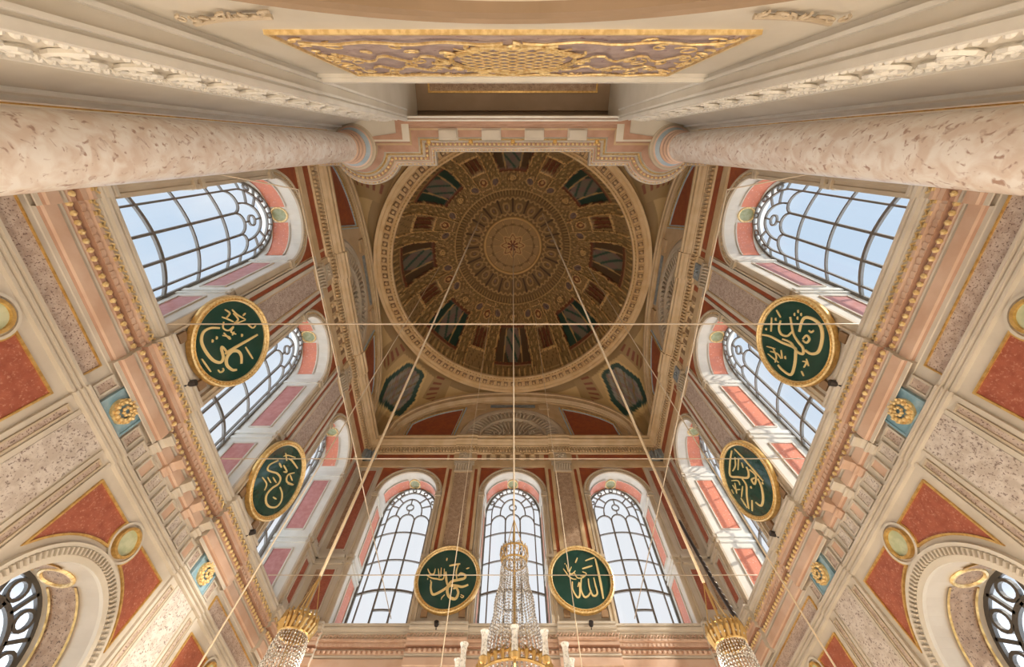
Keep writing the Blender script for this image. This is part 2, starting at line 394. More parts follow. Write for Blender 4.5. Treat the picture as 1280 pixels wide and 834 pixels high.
TN = [0]
def trim(mb, mats):
    TN[0] += 1; return struct(mb.build('trim_%d' % TN[0], mats))
LOWPROF = [(-0.05, 6.44), (0.12, 6.42), (0.12, 6.37), (0.08, 6.355), (0.08, 6.33), (0.12, 6.32), (0.11, 6.27), (0.06, 6.25), (0.06, 6.22), (0.08, 6.20), (0.05, 6.18), (0.05, 6.06), (0.11, 6.05), (0.11, 6.00), (0.06, 5.98), (0.06, 5.96), (0.08, 5.95), (0.08, 5.88), (-0.01, 5.86), (-0.01, 5.83), (0.05, 5.81), (0.05, 5.74), (0.02, 5.72), (0.02, 5.70), (0.05, 5.69), (0.05, 5.66), (0.01, 5.64), (0.07, 5.61), (0.07, 5.44), (0.04, 5.42), (0.012, 5.40), (0.012, 5.34), (0.0, 5.33)]
LOWMIS = [0,0,0,0,0,0,0,0,0,0,2,1,1,1,1,1,1,3,3,3,3,1,0,0,0,0,1,1,1,3,0,0]  # the lowest rose strip paints the brown shadow under the moulding
ARCHI = [(0.0, 4.92), (0.08, 4.91), (0.08, 4.87), (0.03, 4.86), (0.03, 4.84), (0.06, 4.83), (0.06, 4.80), (0.02, 4.79), (0.02, 4.77), (0.05, 4.76), (0.05, 4.72), (0.0, 4.70)]
UPPROF = [(0.0, 12.62), (0.02, 12.64), (0.02, 13.04), (0.07, 13.06), (0.07, 13.34), (0.16, 13.38), (0.16, 13.44), (0.24, 13.50), (0.28, 13.56), (0.34, 13.60), (0.34, 13.72), (0.38, 13.76), (0.38, 13.84), (-0.15, 13.90)]
ENDZ = {'left': 6.0, 'right': 6.0, 'far': 6.2}
for side in ('left', 'right', 'far'):
    F = FR[side]; e0, e1 = END[side]
    mb = MB()
    for i, c in enumerate(BAYS):
        s0 = e0 if i == 0 else c-1.965; s1 = e1 if i == 2 else c+1.965
        arch_sheet(mb, F, s0, s1, SILL, ZU, c, OPR, SPR, SILL, 0.0)
        if side != 'far': arch_sheet(mb, F, s0, s1, -1.6, SILL, c, 1.0, 2.82, -0.4, 0.0)
    if side == 'far': mb.quad([F(e0, 0, -1.6), F(e1, 0, -1.6), F(e1, 0, SILL), F(e0, 0, SILL)])
    mb.quad([F(e0, 0, ZU), F(e1, 0, ZU), F(e1, 0, 13.9), F(e0, 0, 13.9)])
    wall = struct(mb.build('wall_'+side, 'cream'))
    for c in BAYS:
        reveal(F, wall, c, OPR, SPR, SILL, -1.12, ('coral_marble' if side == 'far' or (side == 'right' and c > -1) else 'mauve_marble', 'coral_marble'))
        window(F, c, OPR, SPR, SILL, -1.12, 0.30, True)
        archivolt(F, wall, c, OPR, SPR, 1.27, SILL, True)
        for sd in (-1, 1):
            panel(F, wall, spandrel(c, 1.285, SPR, 12.3, 1.29, sd), 0.0, 'dark_red', 'tan', 0.03, 'spandrel_panel')
        if side != 'far':
            reveal(F, wall, c, 1.0, 2.82, -0.4, -0.9, ('granite', 'granite_brown'), False)
            window(F, c, 1.0, 2.82, -0.4, -0.88, 0.0, False)
            archivolt(F, wall, c, 1.0, 2.82, 1.24, -1.6, False)
            for sd in (-1, 1):
                panel(F, wall, spandrel(c, 1.18, 2.82, 4.51, 1.34, sd, (0.31, 4.36)), 0.0, 'red_marble', 'gold', 0.03, 'spandrel_panel')
            mb = MB(); mb.quad([F(c+0.19*math.cos(t), 0.03, 4.36+0.19*math.sin(t)) for t in [2*PI*k/24 for k in range(24)]], 0)
            bar(mb, F, arc((c, 4.36), 0.205, 0, 2*PI, 28)[:-1], 0.04, 0.0, 0.07, True, 1)
            bar(mb, F, arc((c, 4.36), 0.285, 0, 2*PI, 28)[:-1], 0.035, 0.0, 0.04, True, 2)
            mb.build('roundel', ['pale_green', 'gold', 'grey_cream'], wall)
    # pilasters between the tall windows
    for c in (-1.965, 1.965):
        mb = MB(); mb.box(F, c-0.67, c+0.67, 0, 0.05, 7.0, 12.32)
        for x in (-0.62, -0.40, 0.40, 0.62): mb.box(F, c+x-0.05, c+x+0.05, 0.05, 0.09, 8.6, 12.2)
        for z0, z1 in ((8.17, 8.24), (8.36, 8.46)): mb.box(F, c-0.68, c+0.68, 0.04, 0.09, z0, z1)
        pl = mb.build('pilaster', 'tan' if side == 'far' else 'cream', wall)
        for x in (-0.51, 0.51): panel(F, pl, rect(c+x-0.055, c+x+0.055, 7.1, 12.15), 0.052, 'dark_red', None, name='inlay_strip')
        panel(F, pl, rect(c-0.33, c+0.33, 7.1, 11.98), 0.055, 'granite_brown' if side == 'far' else 'granite', 'tan', 0.03, name='granite_panel')
        mb = MB(); mb.box(F, c-0.36, c+0.36, 0.05, 0.14, 11.98, 12.04); mb.box(F, c-0.40, c+0.40, 0.05, 0.17, 12.36, 12.5)
        mb.box(F, c-0.33, c+0.33, 0.05, 0.11, 12.04, 12.36)
        for k in range(7):
            x = c-0.3+0.1*k
            mb.tube([F(x, 0.11, 12.06), F(x, 0.15, 12.2), F(x+0.02, 0.19, 12.33), F(x+0.02, 0.15, 12.36)], [0.035, 0.04, 0.03, 0.02], 6)
        mb.build('capital', 'beige', pl)
    for sd in (-1, 1):
        c = sd*5.58
        lim = (e1 if sd > 0 else -e0)
        mb = MB(); mb.box(F, sd*5.28, sd*(lim-0.02), 0, 0.07, 8.17, 8.24); mb.box(F, sd*5.28, sd*(lim-0.02), 0, 0.10, 8.36, 8.46); mb.box(F, sd*5.28, sd*(lim-0.02), 0, 0.06, SILL, 6.62)
        for z0, z1 in ((6.75, 8.05), (8.62, 12.2)):
            mb.box(F, sd*5.38, sd*5.42, 0, 0.04, z0, z1); mb.box(F, sd*5.74, sd*5.80, 0, 0.05, z0, z1)
        pl = mb.build('pilaster', 'cream', wall)
        for z0, z1 in ((6.84, 8.0), (8.7, 12.1)):
            panel(F, pl, rect(min(sd*5.44, sd*5.72), max(sd*5.44, sd*5.72), z0, z1), 0.01, 'red_marble', None, name='inlay_strip')
            if side == 'far': panel(F, pl, rect(min(sd*5.86, sd*6.0), max(sd*5.86, sd*6.0), z0, z1), 0.01, 'granite_brown', None, name='inlay_strip')
    mb = MB(); prof_run(mb, F, [(0.0, 12.30), (0.05, 12.32), (0.05, 12.60), (0.0, 12.62)], e0, e1)
    mb.build('string_course', 'tan', wall)

    # lower entablature under the tall windows
    mb = MB(); prof_run(mb, F, LOWPROF, e0, e1, 0, LOWMIS, False)
    for c in (-1.965, 1.965): prof_run(mb, F, LOWPROF, c-0.78, c+0.78, 0.10, LOWMIS)
    for s0, s1 in ((e0, -5.05), (5.05, e1)): prof_run(mb, F, LOWPROF, s0, s1, 0.10, LOWMIS)
    tr = trim(mb, ['cream', 'pink', 'beige', 'rose'])
    mb = MB(); n = int((e1-e0)/0.13)
    for k in range(n):
        s_ = e0+0.065+0.13*k; off = 0.10 if (abs(abs(s_)-1.965) < 0.78 or abs(s_) > 5.05) else 0
        mb.ball(F(s_, 0.055+off, 5.775), 0.046, 0, 6, 4, 1.0)
    mb.build('gilded_bead_row', 'pale_gold' if side != 'far' else 'pink', tr)
    mb = MB(); n = int((e1-e0)/0.17)
    for k in range(n):
        s_ = e0+0.085+0.17*k; off = 0.10 if (abs(abs(s_)-1.965) < 0.78 or abs(s_) > 5.05) else 0
        mb.tube([F(s_-0.07, 0.055+off, 6.08), F(s_-0.03, 0.075+off, 6.15), F(s_+0.03, 0.075+off, 6.10), F(s_+0.07, 0.055+off, 6.17)], 0.02, 5)
        mb.box(F, s_-0.03, s_+0.03, 0.08+off, 0.125+off, 6.005, 6.045)
    mb.build('carved_leaf_band', 'pale_gold' if side != 'far' else 'pink', tr)
    mb = MB(); n = int((e1-e0)/0.11)
    for k in range(n):
        s_ = e0+0.055+0.11*k; mb.box(F, s_-0.03, s_+0.03, 0.05, 0.10, 5.88, 5.95)
    mb.build('dentil_row', 'pink', tr)
    # architrave, frieze panels and rosettes
    mb = MB(); prof_run(mb, F, ARCHI, e0, e1, 0, None, False)
    for c in (-1.965, 1.965): prof_run(mb, F, ARCHI, c-0.66, c+0.66, 0.03)
    ta = trim(mb, 'cream')
    if side != 'far':
        for c in (-1.965, 1.965):
            mb = MB(); mb.box(F, c-0.32, c+0.32, 0.0, 0.05, 4.95, 5.40)
            bar(mb, F, rect(c-0.31, c+0.31, 4.96, 5.39), 0.03, 0.04, 0.075, True)
            rt = mb.build('blue_tile', 'blue_tile', ta)
            mb = MB()
            bar(mb, F, arc((c, 5.175), 0.185, 0, 2*PI, 24)[:-1], 0.035, 0.04, 0.10, True)
            for k in range(12):
                a = 2*PI*k/12; r_ = 0.14
                mb.ball(F(c+r_*math.cos(a), 0.115, 5.175+r_*math.sin(a)), 0.036, 0, 7, 5)
                mb.tube([F(c+0.12*math.cos(a+.26), 0.10, 5.175+0.12*math.sin(a+.26)), F(c+0.20*math.cos(a+.26), 0.11, 5.175+0.20*math.sin(a+.26))], [0.008, 0.026], 5)
            for k in range(7):
                a = 2*PI*k/7; mb.ball(F(c+0.06*math.cos(a), 0.14, 5.175+0.06*math.sin(a)), 0.028, 0, 7, 5)
            mb.build('gilded_rosette', 'pale_gold', rt)
            for dx in (-0.49, 0.49): panel(F, ta, rect(c+dx-0.09, c+dx+0.09, 4.99, 5.30), 0.02, 'granite', 'cream', 0.03)
        for s0, s1 in ((-5.7, -2.77), (2.77, 5.7)): panel(F, ta, rect(s0, s1, 4.93, 5.22), 0.01, 'granite', 'gold', 0.02)
        for k in range(8):
            s_ = -1.18+2.36*k/7
            panel(F, ta, rect(s_-0.10, s_+0.10, 4.97, 5.27), 0.02, 'pink' if k % 3 == 1 else 'pale_granite', 'cream', 0.03)
        for k in range(5):
            s_ = -1.05+2.1*k/4; mb = MB()
            pr = [(0.0, 5.30), (0.05, 5.32), (0.07, 5.38), (0.06, 5.43), (0.12, 5.50), (0.19, 5.53), (0.19, 5.65), (0.0, 5.69)]
            rows = [[F(s_-0.09, d, z), F(s_+0.09, d, z)] for d, z in pr]; mb.grid(rows)
            for x in (-0.09, 0.09): mb.quad([F(s_+x, d, z) for d, z in pr])
            mb.tube([F(s_-0.10, 0.08, 5.41), F(s_+0.10, 0.08, 5.41)], 0.032, 8); mb.tube([F(s_-0.10, 0.185, 5.57), F(s_+0.10, 0.185, 5.57)], 0.042, 8)
            mb.build('console', 'pink' if k % 2 else 'cream', tr)
        # inlaid lower wall: pilaster strips between the arched windows
        for c in (-1.965, 1.965):
            mb = MB(); mb.box(F, c-0.64, c+0.64, 0, 0.03, -1.6, 4.72)
            for x in (-0.62, -0.37, 0.37, 0.62): mb.box(F, c+x-0.03, c+x+0.03, 0.03, 0.06, -1.5, 4.68)
            pl = mb.build('pilaster', 'cream', wall)
            for x in (-0.495, 0.495): panel(F, pl, rect(c+x-0.055, c+x+0.055, -0.9, 4.58), 0.032, 'granite', 'beige', 0.025, 'inlay_strip')
            panel(F, pl, rect(c-0.31, c+0.31, -0.9, 4.70), 0.032, 'pale_granite', None, name='granite_panel')
        for sd in (-1, 1):
            panel(F, wall, rect(min(sd*5.3, sd*5.85), max(sd*5.3, sd*5.85), 0, 4.5), 0.0, 'pale_granite', 'gold', 0.03)

    # upper entablature with its frieze
    mb = MB(); prof_run(mb, F, UPPROF, e0, e1, 0, None, False)
    for c in (-1.965, 1.965): prof_run(mb, F, UPPROF, c-0.45, c+0.45, 0.05)
    tu = trim(mb, 'tan')
    mb = MB(); n = int((e1-e0)/0.12)
    for k in range(n):
        s_ = e0+0.06+0.12*k; off = 0.05 if abs(abs(s_)-1.965) < 0.45 else 0
        mb.box(F, s_-0.033, s_+0.033, 0.06+off, 0.15+off, 13.12, 13.33)
    mb.build('dentil_row', 'tan', tu)
    for s0, s1 in ((-5.65, -2.72), (2.72, 5.65)): panel(F, tu, rect(s0, s1, 12.70, 13.0), 0.022, 'dark_red', None, name='frieze_panel')
    for c in (-1.965, 1.965):
        for dx in (-0.58, 0.58): panel(F, tu, rect(c+dx-0.09, c+dx+0.09, 12.70, 13.0), 0.022, 'dark_red', None, name='frieze_panel')
        mb = MB(); mb.box(F, c-0.26, c+0.26, 0.06, 0.12, 12.66, 13.04)
        for k in range(5):
            a = 2*PI*k/5; mb.tube([F(c, 0.13, 12.85), F(c+0.1*math.cos(a), 0.15, 12.85+0.08*math.sin(a)), F(c+0.18*math.cos(a+0.5), 0.12, 12.85+0.13*math.sin(a+0.5))], [0.03, 0.03, 0.02], 5)
        mb.build('frieze_block', 'slate' if side == 'right' else 'beige', tu)
    for k in range(6):
        s_ = -1.02+2.04*k/5
        panel(F, tu, rect(s_-0.075, s_+0.075, 12.70, 13.0), 0.022, 'brown', None, name='frieze_panel')
        if k < 5:
            mb = MB(); x = s_+0.204
            mb.box(F, x-0.07, x+0.07, 0.02, 0.12, 12.92, 13.04); mb.tube([F(x-0.06, 0.05, 12.72), F(x+0.06, 0.05, 12.72)], 0.05, 6)
            mb.build('console', 'tan', tu)
    for sd in (-1, 1):
        mb = MB(); s0, s1 = sorted((sd*5.70, sd*(e1-0.03)))
        mb.box(F, s0, s1, 0.02, 0.16, 12.62, 13.06)
        for k in range(3):
            x = s0+(s1-s0)*(k+0.5)/3; mb.tube([F(x, 0.14, 12.66), F(x, 0.19, 12.85), F(x, 0.22, 13.02)], [0.03, 0.05, 0.05], 6)
        mb.build('corner_capital', 'slate', tu)

    # lunette over the entablature, its arch band and shell relief
    sc_ = (5.3-YC) if side != 'far' else 0.0
    half_i, half_o = 5.35, 5.72
    dep = -0.12 if side != 'far' else 0.0
    crown = 16.95 if side != 'far' else 16.75
    fo = (0.05 if side != 'far' else 0.30)
    def arcz(t, base, top, p=2.4): return base + (top-base)*math.sqrt(max(0.0, 1-abs(t)**p))
    N = 48
    inner = [(sc_-half_i+2*half_i*i/N, arcz(-1+2*i/N, 13.85, crown)) for i in range(N+1)]
    outer = [(sc_-half_o+2*half_o*i/N, arcz(-1+2*i/N, 13.85, 17.35)) for i in range(N+1)]
    mb = MB()
    for a, b in zip(inner[:-1], inner[1:]): mb.quad([F(a[0], dep, 13.8), F(b[0], dep, 13.8), F(b[0], dep, b[1]), F(a[0], dep, a[1])])
    lun = mb.build('lunette', 'tan', wall)
    mb = MB(); rows = []
    steps = [(0.0, dep), (0.0, dep+0.08), (0.10, dep+0.10), (0.14, dep+0.14), (0.30, dep+0.15+0.1*(side == 'far')), (0.55, fo-0.06), (0.72, fo-0.05), (0.76, fo), (1.0, fo)]
    for k, d in steps: rows.append([F(i_[0]+(o_[0]-i_[0])*k, d, i_[1]+(o_[1]-i_[1])*k) for i_, o_ in zip(inner, outer)])
    mb.grid(rows); mb.build('arch_band', 'tan', lun)
    zt = crown-13.9
    def inz(s_, k=1.0): return arcz((s_-sc_)/half_i, 13.85, crown)
    for sd in (-1, 1):
        pts = [(sc_+sd*2.72, 13.98)]
        for k in range(9): x = 2.35+2.35*k/8; pts.append((sc_+sd*x, inz(sc_+sd*x)-0.32))
        pts.append((sc_+sd*4.85, 13.98))
        mb = MB(); mb.quad([F(s_, dep+0.02, z) for s_, z in pts], 0); bar(mb, F, pts, 0.14, dep, dep+0.06, True, 1); bar(mb, F, pts, 0.05, dep, dep+0.10, True, 2)
        mb.build('lunette_panel', ['dark_red', 'pale_blue', 'tan_gold'], lun)
    mb = MB(); ks = (1.22, 1.12)
    E_ = lambda r_, d, t: F(sc_+r_*ks[0]*math.cos(t), dep+d, 13.9+r_*ks[1]*math.sin(t))
    TT = [PI*i/60 for i in range(61)]
    mb.grid([[E_(r_, d, t) for t in TT] for r_, d in ((1.95, 0.02), (1.95, 0.14), (1.86, 0.18), (1.74, 0.16), (1.70, 0.08), (1.52, 0.10), (1.30, 0.12), (1.26, 0.20), (1.18, 0.20), (1.15, 0.05), (0.02, 0.05))])
    for k in range(31):
        t = PI*(k+0.5)/31
        mb.tube([E_(1.31, 0.13, t), E_(1.5, 0.17, t), E_(1.68, 0.12, t)], [0.03, 0.05, 0.055], 5)
    for k in range(19):
        t = PI*(k+0.5)/19
        mb.tube([E_(0.5, 0.07, t), E_(0.85, 0.14, t), E_(1.12, 0.09, t)], [0.02, 0.05, 0.06], 5)
    for k in range(9):
        x = -0.9+1.8*k/8; mb.tube([F(sc_+x, dep+0.22, 13.95), F(sc_+x+0.1, dep+0.27, 14.12), F(sc_+x, dep+0.22, 14.28+0.18*math.cos(x*1.6)), F(sc_+x-0.1, dep+0.18, 14.15)], [0.03, 0.05, 0.04, 0.02], 6)
    mb.build('shell_relief', 'beige', lun)
    mb = MB()
    bar(mb, F, [(sc_+2.02*1.22*math.cos(t), 13.9+2.02*1.12*math.sin(t)) for t in [PI*i/40 for i in range(41)]], 0.10, dep, dep+0.12)
    bar(mb, F, [(sc_-1.1, inz(sc_-1.1)-0.22), (sc_+1.1, inz(sc_+1.1)-0.22)], 0.05, dep, dep+0.05, False, 1)
    bar(mb, F, [(sc_-1.1, inz(sc_-1.1)-0.34), (sc_+1.1, inz(sc_+1.1)-0.34)], 0.05, dep, dep+0.05, False, 1)
    for sd in (-1, 1):
        x = sc_+sd*1.55
        mb.box(F, x-0.25, x+0.25, dep, dep+0.08, inz(x)-0.5, inz(x)-0.12)
    mb.build('lunette_moulding', ['tan', 'slate'], lun)
# ------------------------------------------------------------------ floor, near wall, lodge
mb = MB(); mb.quad([(-8, -4, -1.6), (8, -4, -1.6), (8, 14, -1.6), (-8, 14, -1.6)]); struct(mb.build('floor', 'carpet'))
NY = -0.96
FN = lambda s, d, z: (s, NY+d, z)
mb = MB()
acz, aR, ahw = 0.55, 3.15, 2.45
ap = [(-ahw+2*ahw*i/24, acz+math.sqrt(aR*aR-(-ahw+2*ahw*i/24)**2)) for i in range(25)]
for a, b in zip(ap[:-1], ap[1:]): mb.quad([FN(a[0], 0, a[1]), FN(b[0], 0, b[1]), FN(b[0], 0, 7.1), FN(a[0], 0, 7.1)])
for sd in (-1, 1): mb.quad([FN(sd*ahw, 0, -1.6), FN(sd*2.95, 0, -1.6), FN(sd*2.95, 0, 7.1), FN(sd*ahw, 0, 7.1)])
mb.grid([[FN(s_, 0, z) for s_, z in [(-ahw, -1.6)]+ap+[(ahw, -1.6)]], [FN(s_, -1.2, z) for s_, z in [(-ahw, -1.6)]+ap+[(ahw, -1.6)]]])
mb.quad([FN(-ahw, -1.2, -1.6), FN(ahw, -1.2, -1.6), FN(ahw, -1.2, 4), FN(-ahw, -1.2, 4)])
# jambs, pier faces, lodge floor and back
PL = [(-2.9, -2.5), (-2.9, -0.65), (-4.06, -0.65), (-5.2, -0.385), (-6.25, -0.385)]
for sd in (-1, 1):
    for a, b in zip(PL[:-1], PL[1:]):
        mb.quad([(sd*-a[0], a[1], -1.6), (sd*-b[0], b[1], -1.6), (sd*-b[0], b[1], 14.0), (sd*-a[0], a[1], 14.0)])
mb.quad([(-2.95, -2.5, 7.1), (2.95, -2.5, 7.1), (2.95, -0.96, 7.1), (-2.95, -0.96, 7.1)])
mb.quad([(-2.95, -2.5, 7.1), (2.95, -2.5, 7.1), (2.95, -2.5, 14), (-2.95, -2.5, 14)])
mb.quad([(-7, -0.95, 13.7), (7, -0.95, 13.7), (7, -0.95, 19), (-7, -0.95, 19)])
for sd in (-1, 1): mb.quad([(sd*6.2, -0.65, 12.43), (sd*2.88, -0.65, 12.43), (sd*2.88, -0.1, 12.43), (sd*6.2, -0.1, 12.43)])
wn = struct(mb.build('wall_near', 'grey_cream'))
mb = MB()
for a, b, d in ((6.98, 7.04, 0.05), (7.04, 7.16, 0.10), (7.16, 7.24, 0.06)): mb.box(FN, -2.9, 2.9, -0.02, d, a, b)
mb.build('ledge', 'white', wn)
mb = MB()
prof = [(3.15, 0.0), (3.15, 0.07), (3.22, 0.09), (3.26, 0.05), (3.36, 0.05), (3.40, 0.08), (3.46, 0.06), (3.46, 0.0)]
mb.grid([[FN(r_*math.sin(t), d, acz+r_*math.cos(t)) for t in [-0.86+1.72*i/28 for i in range(29)]] for r_, d in prof])
mb.build('archivolt', 'lodge_brown', wn)
# framed panel of violet marble with gilt scrollwork
panel(FN, wn, rect(-2.27, 2.27, 4.50, 6.92), 0.01, 'purple_marble', 'pale_gold', 0.03, 'lodge_panel')
rng = random.Random(3)
def scroll(mb, F, cx, cz, r, turn, a0, d, th=0.02, loops=1.4, mi=0):
    pts = []; n = 14
    for i in range(n):
        t = i/(n-1); rr = r*(1-0.85*t); a = a0+turn*2*PI*loops*t
        pts.append(F(cx+rr*math.cos(a), d+0.02*math.sin(PI*t), cz+rr*math.sin(a)))
    mb.tube(pts, [th*(1-0.4*i/(n-1)) for i in range(n)], 5, mi)
mb = MB()
for sd in (-1, 1):
    for (x, z0, amp) in ((0, 0, 0), ):
        pass
    # undulating gilt ribs
    for zb, amp, x0, x1, ph in ((4.78, 0.05, 0.1, 2.1, 0.0), (5.55, 0.16, 0.7, 1.95, 1.0), (6.72, 0.06, 0.1, 2.15, 2.0), (6.15, 0.12, 0.8, 1.8, 2.5)):
        pts = [FN(sd*(x0+(x1-x0)*i/30), 0.05, zb+amp*math.sin(ph+i*0.55)+0.12*amp*math.sin(i*2.1)) for i in range(31)]
        mb.tube(pts, 0.014, 5)
    for k in range(18):
        x = 0.9+0.75*rng.random(); z = 4.7+2.05*rng.random()
        if k < 9: x = 1.75+0.4*rng.random()
        scroll(mb, FN, sd*x, z, 0.07+0.07*rng.random(), sd*rng.choice((-1, 1)), rng.random()*6, 0.02, 0.010)
    for k in range(24):
        x = 0.15+2.0*k/23; scroll(mb, FN, sd*x, 6.80-0.03*(k % 2), 0.05, sd, k*1.3, 0.02, 0.012, 1.0); pass
    for k in range(10):
        z = 4.7+2.0*k/9; scroll(mb, FN, sd*2.12, z, 0.07, sd, k*1.1, 0.03, 0.014, 1.0)
for k in range(7):
    zz = 5.1+1.2*k/6
    for dz in (0, 0.1):
        pts = [FN(-0.62+1.24*i/48, 0.04, zz+dz+0.10*abs(math.sin(PI*(i/48*6+dz*5)))-0.03) for i in range(49)]
        mb.tube(pts, 0.008, 4)
mb.tube([FN(0.74*math.cos(t), 0.04, 5.75+0.78*math.sin(t)+0.06*math.cos(8*t)) for t in [2*PI*i/48 for i in range(48)]], 0.025, 6, 0, True)
for k in range(12):
    a = 2*PI*k/12; scroll(mb, FN, 0.82*math.cos(a), 5.75+0.86*math.sin(a), 0.10, 1 if k % 2 else -1, a, 0.04, 0.018)
mb.build('gilt_scrollwork', 'pale_gold', wn)
# stucco garlands
for sd in (-1, 1):
    mb = MB()
    pts = [FN(sd*(1.9+0.75*i/10), 0.04, 3.92+0.02*i-0.06*math.sin(PI*i/10)) for i in range(11)]
    mb.tube(pts, 0.022, 5)
    for k in range(9):
        scroll(mb, FN, sd*(1.92+0.09*k), 3.82+0.018*k+0.05*(k % 2), 0.05, sd, k*1.4, 0.03, 0.014, 1.0)
    mb.build('stucco_garland', 'beige', wn)
# carved strip and plain mouldings running up the jambs
for sd in (-1, 1):
    FJ = lambda s_, d, z, sd=sd: (sd*s_, -0.65+d, z)
    mb = MB()
    for a, b, d in ((2.88, 2.95, 0.05), (2.97, 3.03, 0.03), (3.92, 3.98, 0.04)): mb.box(FJ, a, b, -0.02, d, -1.6, 12.4)
    for y in (-0.72, -0.88): mb.box(WORLD, sd*2.86, sd*2.93, y-0.018, y+0.018, -1.6, 12.4)
    mb.box(WORLD, sd*4.92, sd*5.12, -0.52, -0.40, -1.6, 12.4); mb.box(WORLD, sd*4.7, sd*4.78, -0.52, -0.46, -1.6, 12.4)
    mo = mb.build('jamb_moulding', 'white', wn)
    mb = MB(); mb.box(WORLD, sd*5.13, sd*5.17, -0.43, -0.385, -1.6, 12.4); mb.build('gilt_fillet', 'gold', mo)
    mb = MB(); z = 0.4; q = 0
    while z < 12.2:
        cx = 3.40 if q else 3.56; tw = 1 if q else -1
        scroll(mb, FJ, cx, z, 0.19, tw, 0.3+PI*q, 0.02, 0.028, 1.25)
        for k in range(5):
            a_ = (1.0 if q else PI+1.0)-tw*k*0.42; r1 = 0.22; r2 = 0.36-0.03*k
            mb.tube([FJ(cx+r1*math.cos(a_), 0.02, z+r1*math.sin(a_)), FJ(cx+(r1+r2)/2*math.cos(a_+0.15*tw), 0.035, z+(r1+r2)/2*math.sin(a_+0.15*tw)), FJ(cx+r2*math.cos(a_+0.1*tw), 0.015, z+r2*math.sin(a_+0.1*tw))], [0.010, 0.026, 0.008], 5)
        for k in range(3):
            zq = z-0.12+0.10*k; mb.ball(FJ(3.13, 0.01, zq), 0.035, 0, 6, 4)
            mb.ball(FJ(3.84, 0.01, zq), 0.035, 0, 6, 4)
        z += 0.30; q = 1-q
    mb.build('carved_leaf_band', 'white', mo)
# soffit of the lodge
mb = MB(); mb.quad([(-2.95, -2.5, 13.9), (2.95, -2.5, 13.9), (2.95, -0.6, 13.9), (-2.95, -0.6, 13.9)])
sf = struct(mb.build('ceiling', 'lodge_brown'))
FC = lambda s_, d, z: (s_, z, 13.9-d)
panel(FC, sf, rect(-2.5, 2.5, -1.75, -1.45), 0.01, 'granite_brown', 'gold', 0.05, 'soffit_panel')

# entablature on the near columns
CX, CYc, R0 = 4.45, 0.04, 0.36
def path(o):
    yb = -0.15+o; R = R0+o; L = []
    dy = yb-CYc; dx = math.sqrt(max(0.0001, R*R-dy*dy)); a1 = math.atan2(dy, -dx); a2 = math.atan2(dy, dx)
    if a1 < 0: a1 += 2*PI
    L += [(-6.2, yb)]+[(-CX+R*math.cos(a1+(a2-a1)*i/20), CYc+R*math.sin(a1+(a2-a1)*i/20)) for i in range(21)]
    xs = 3.08-o
    L += [(-xs, yb), (-xs, -0.54+o)]
    return L + [(-x, y) for x, y in reversed(L)]
NP = [(-0.16, 12.4), (0.0, 12.4), (0.0, 12.58), (0.05, 12.60), (0.05, 12.80), (0.09, 12.86), (0.14, 12.90), (0.32, 12.94), (0.32, 13.02), (0.36, 13.0), (0.40, 13.06), (0.43, 13.04), (0.46, 13.12), (0.46, 13.20), (0.54, 13.24), (0.54, 13.30), (0.58, 13.28), (0.62, 13.36), (0.65, 13.36), (0.68, 13.46), (0.72, 13.46), (0.72, 13.72), (-0.3, 13.78)]
mb = MB(); mb.grid([[(x, y, z) for x, y in path(o)] for o, z in NP], False, 0, [2, 0, 2, 0, 2, 0, 2, 3, 3, 4, 3, 3, 3, 2, 4, 3, 1, 3, 1, 3, 3, 0])
TN[0] += 1; te = struct(mb.build('trim_%d' % TN[0], ['tan', 'pink', 'rose', 'cream', 'tan_gold']))
mb = MB()
def along(o, step):
    p = path(o); out = []; carry = 0.0
    for a, b in zip(p[:-1], p[1:]):
        L = math.hypot(b[0]-a[0], b[1]-a[1]); t = carry
        while t < L: out.append((a[0]+(b[0]-a[0])*t/L, a[1]+(b[1]-a[1])*t/L)); t += step
        carry = t-L
    return out
for x, y in along(0.50, 0.13): mb.ball((x, y, 13.20), 0.045, 0, 6, 4)
for x, y in along(0.665, 0.12): mb.ball((x, y, 13.37), 0.028, 0, 6, 4)
mb.build('gilded_bead_row', 'pale_gold', te)
for x in (-1.86, -0.62, 0.62, 1.86):
    mb = MB(); mb.box(WORLD, x-0.28, x+0.28, -0.46, -0.14, 12.86, 13.03); mb.box(WORLD, x-0.24, x+0.24, -0.40, -0.20, 12.78, 12.87)
    mb.build('modillion', 'cream', te)
for x in (-2.48, -1.24, 0.0, 1.24, 2.48):
    mb = MB(); mb.box(WORLD, x-0.27, x+0.27, -0.44, -0.22, 12.96, 13.01); mb.build('coffer', 'rose', te)
    mb = MB(); mb.ball((x, -0.10, 13.08), 0.075); mb.build('gilt_knob', 'gold', te)
mb = MB(); mb.box(WORLD, -2.9, 2.9, -0.73, -0.67, 12.36, 12.44); mb.box(WORLD, -2.9, 2.9, -0.64, -0.60, 12.34, 12.42); mb.build('soffit_moulding', 'white', te)

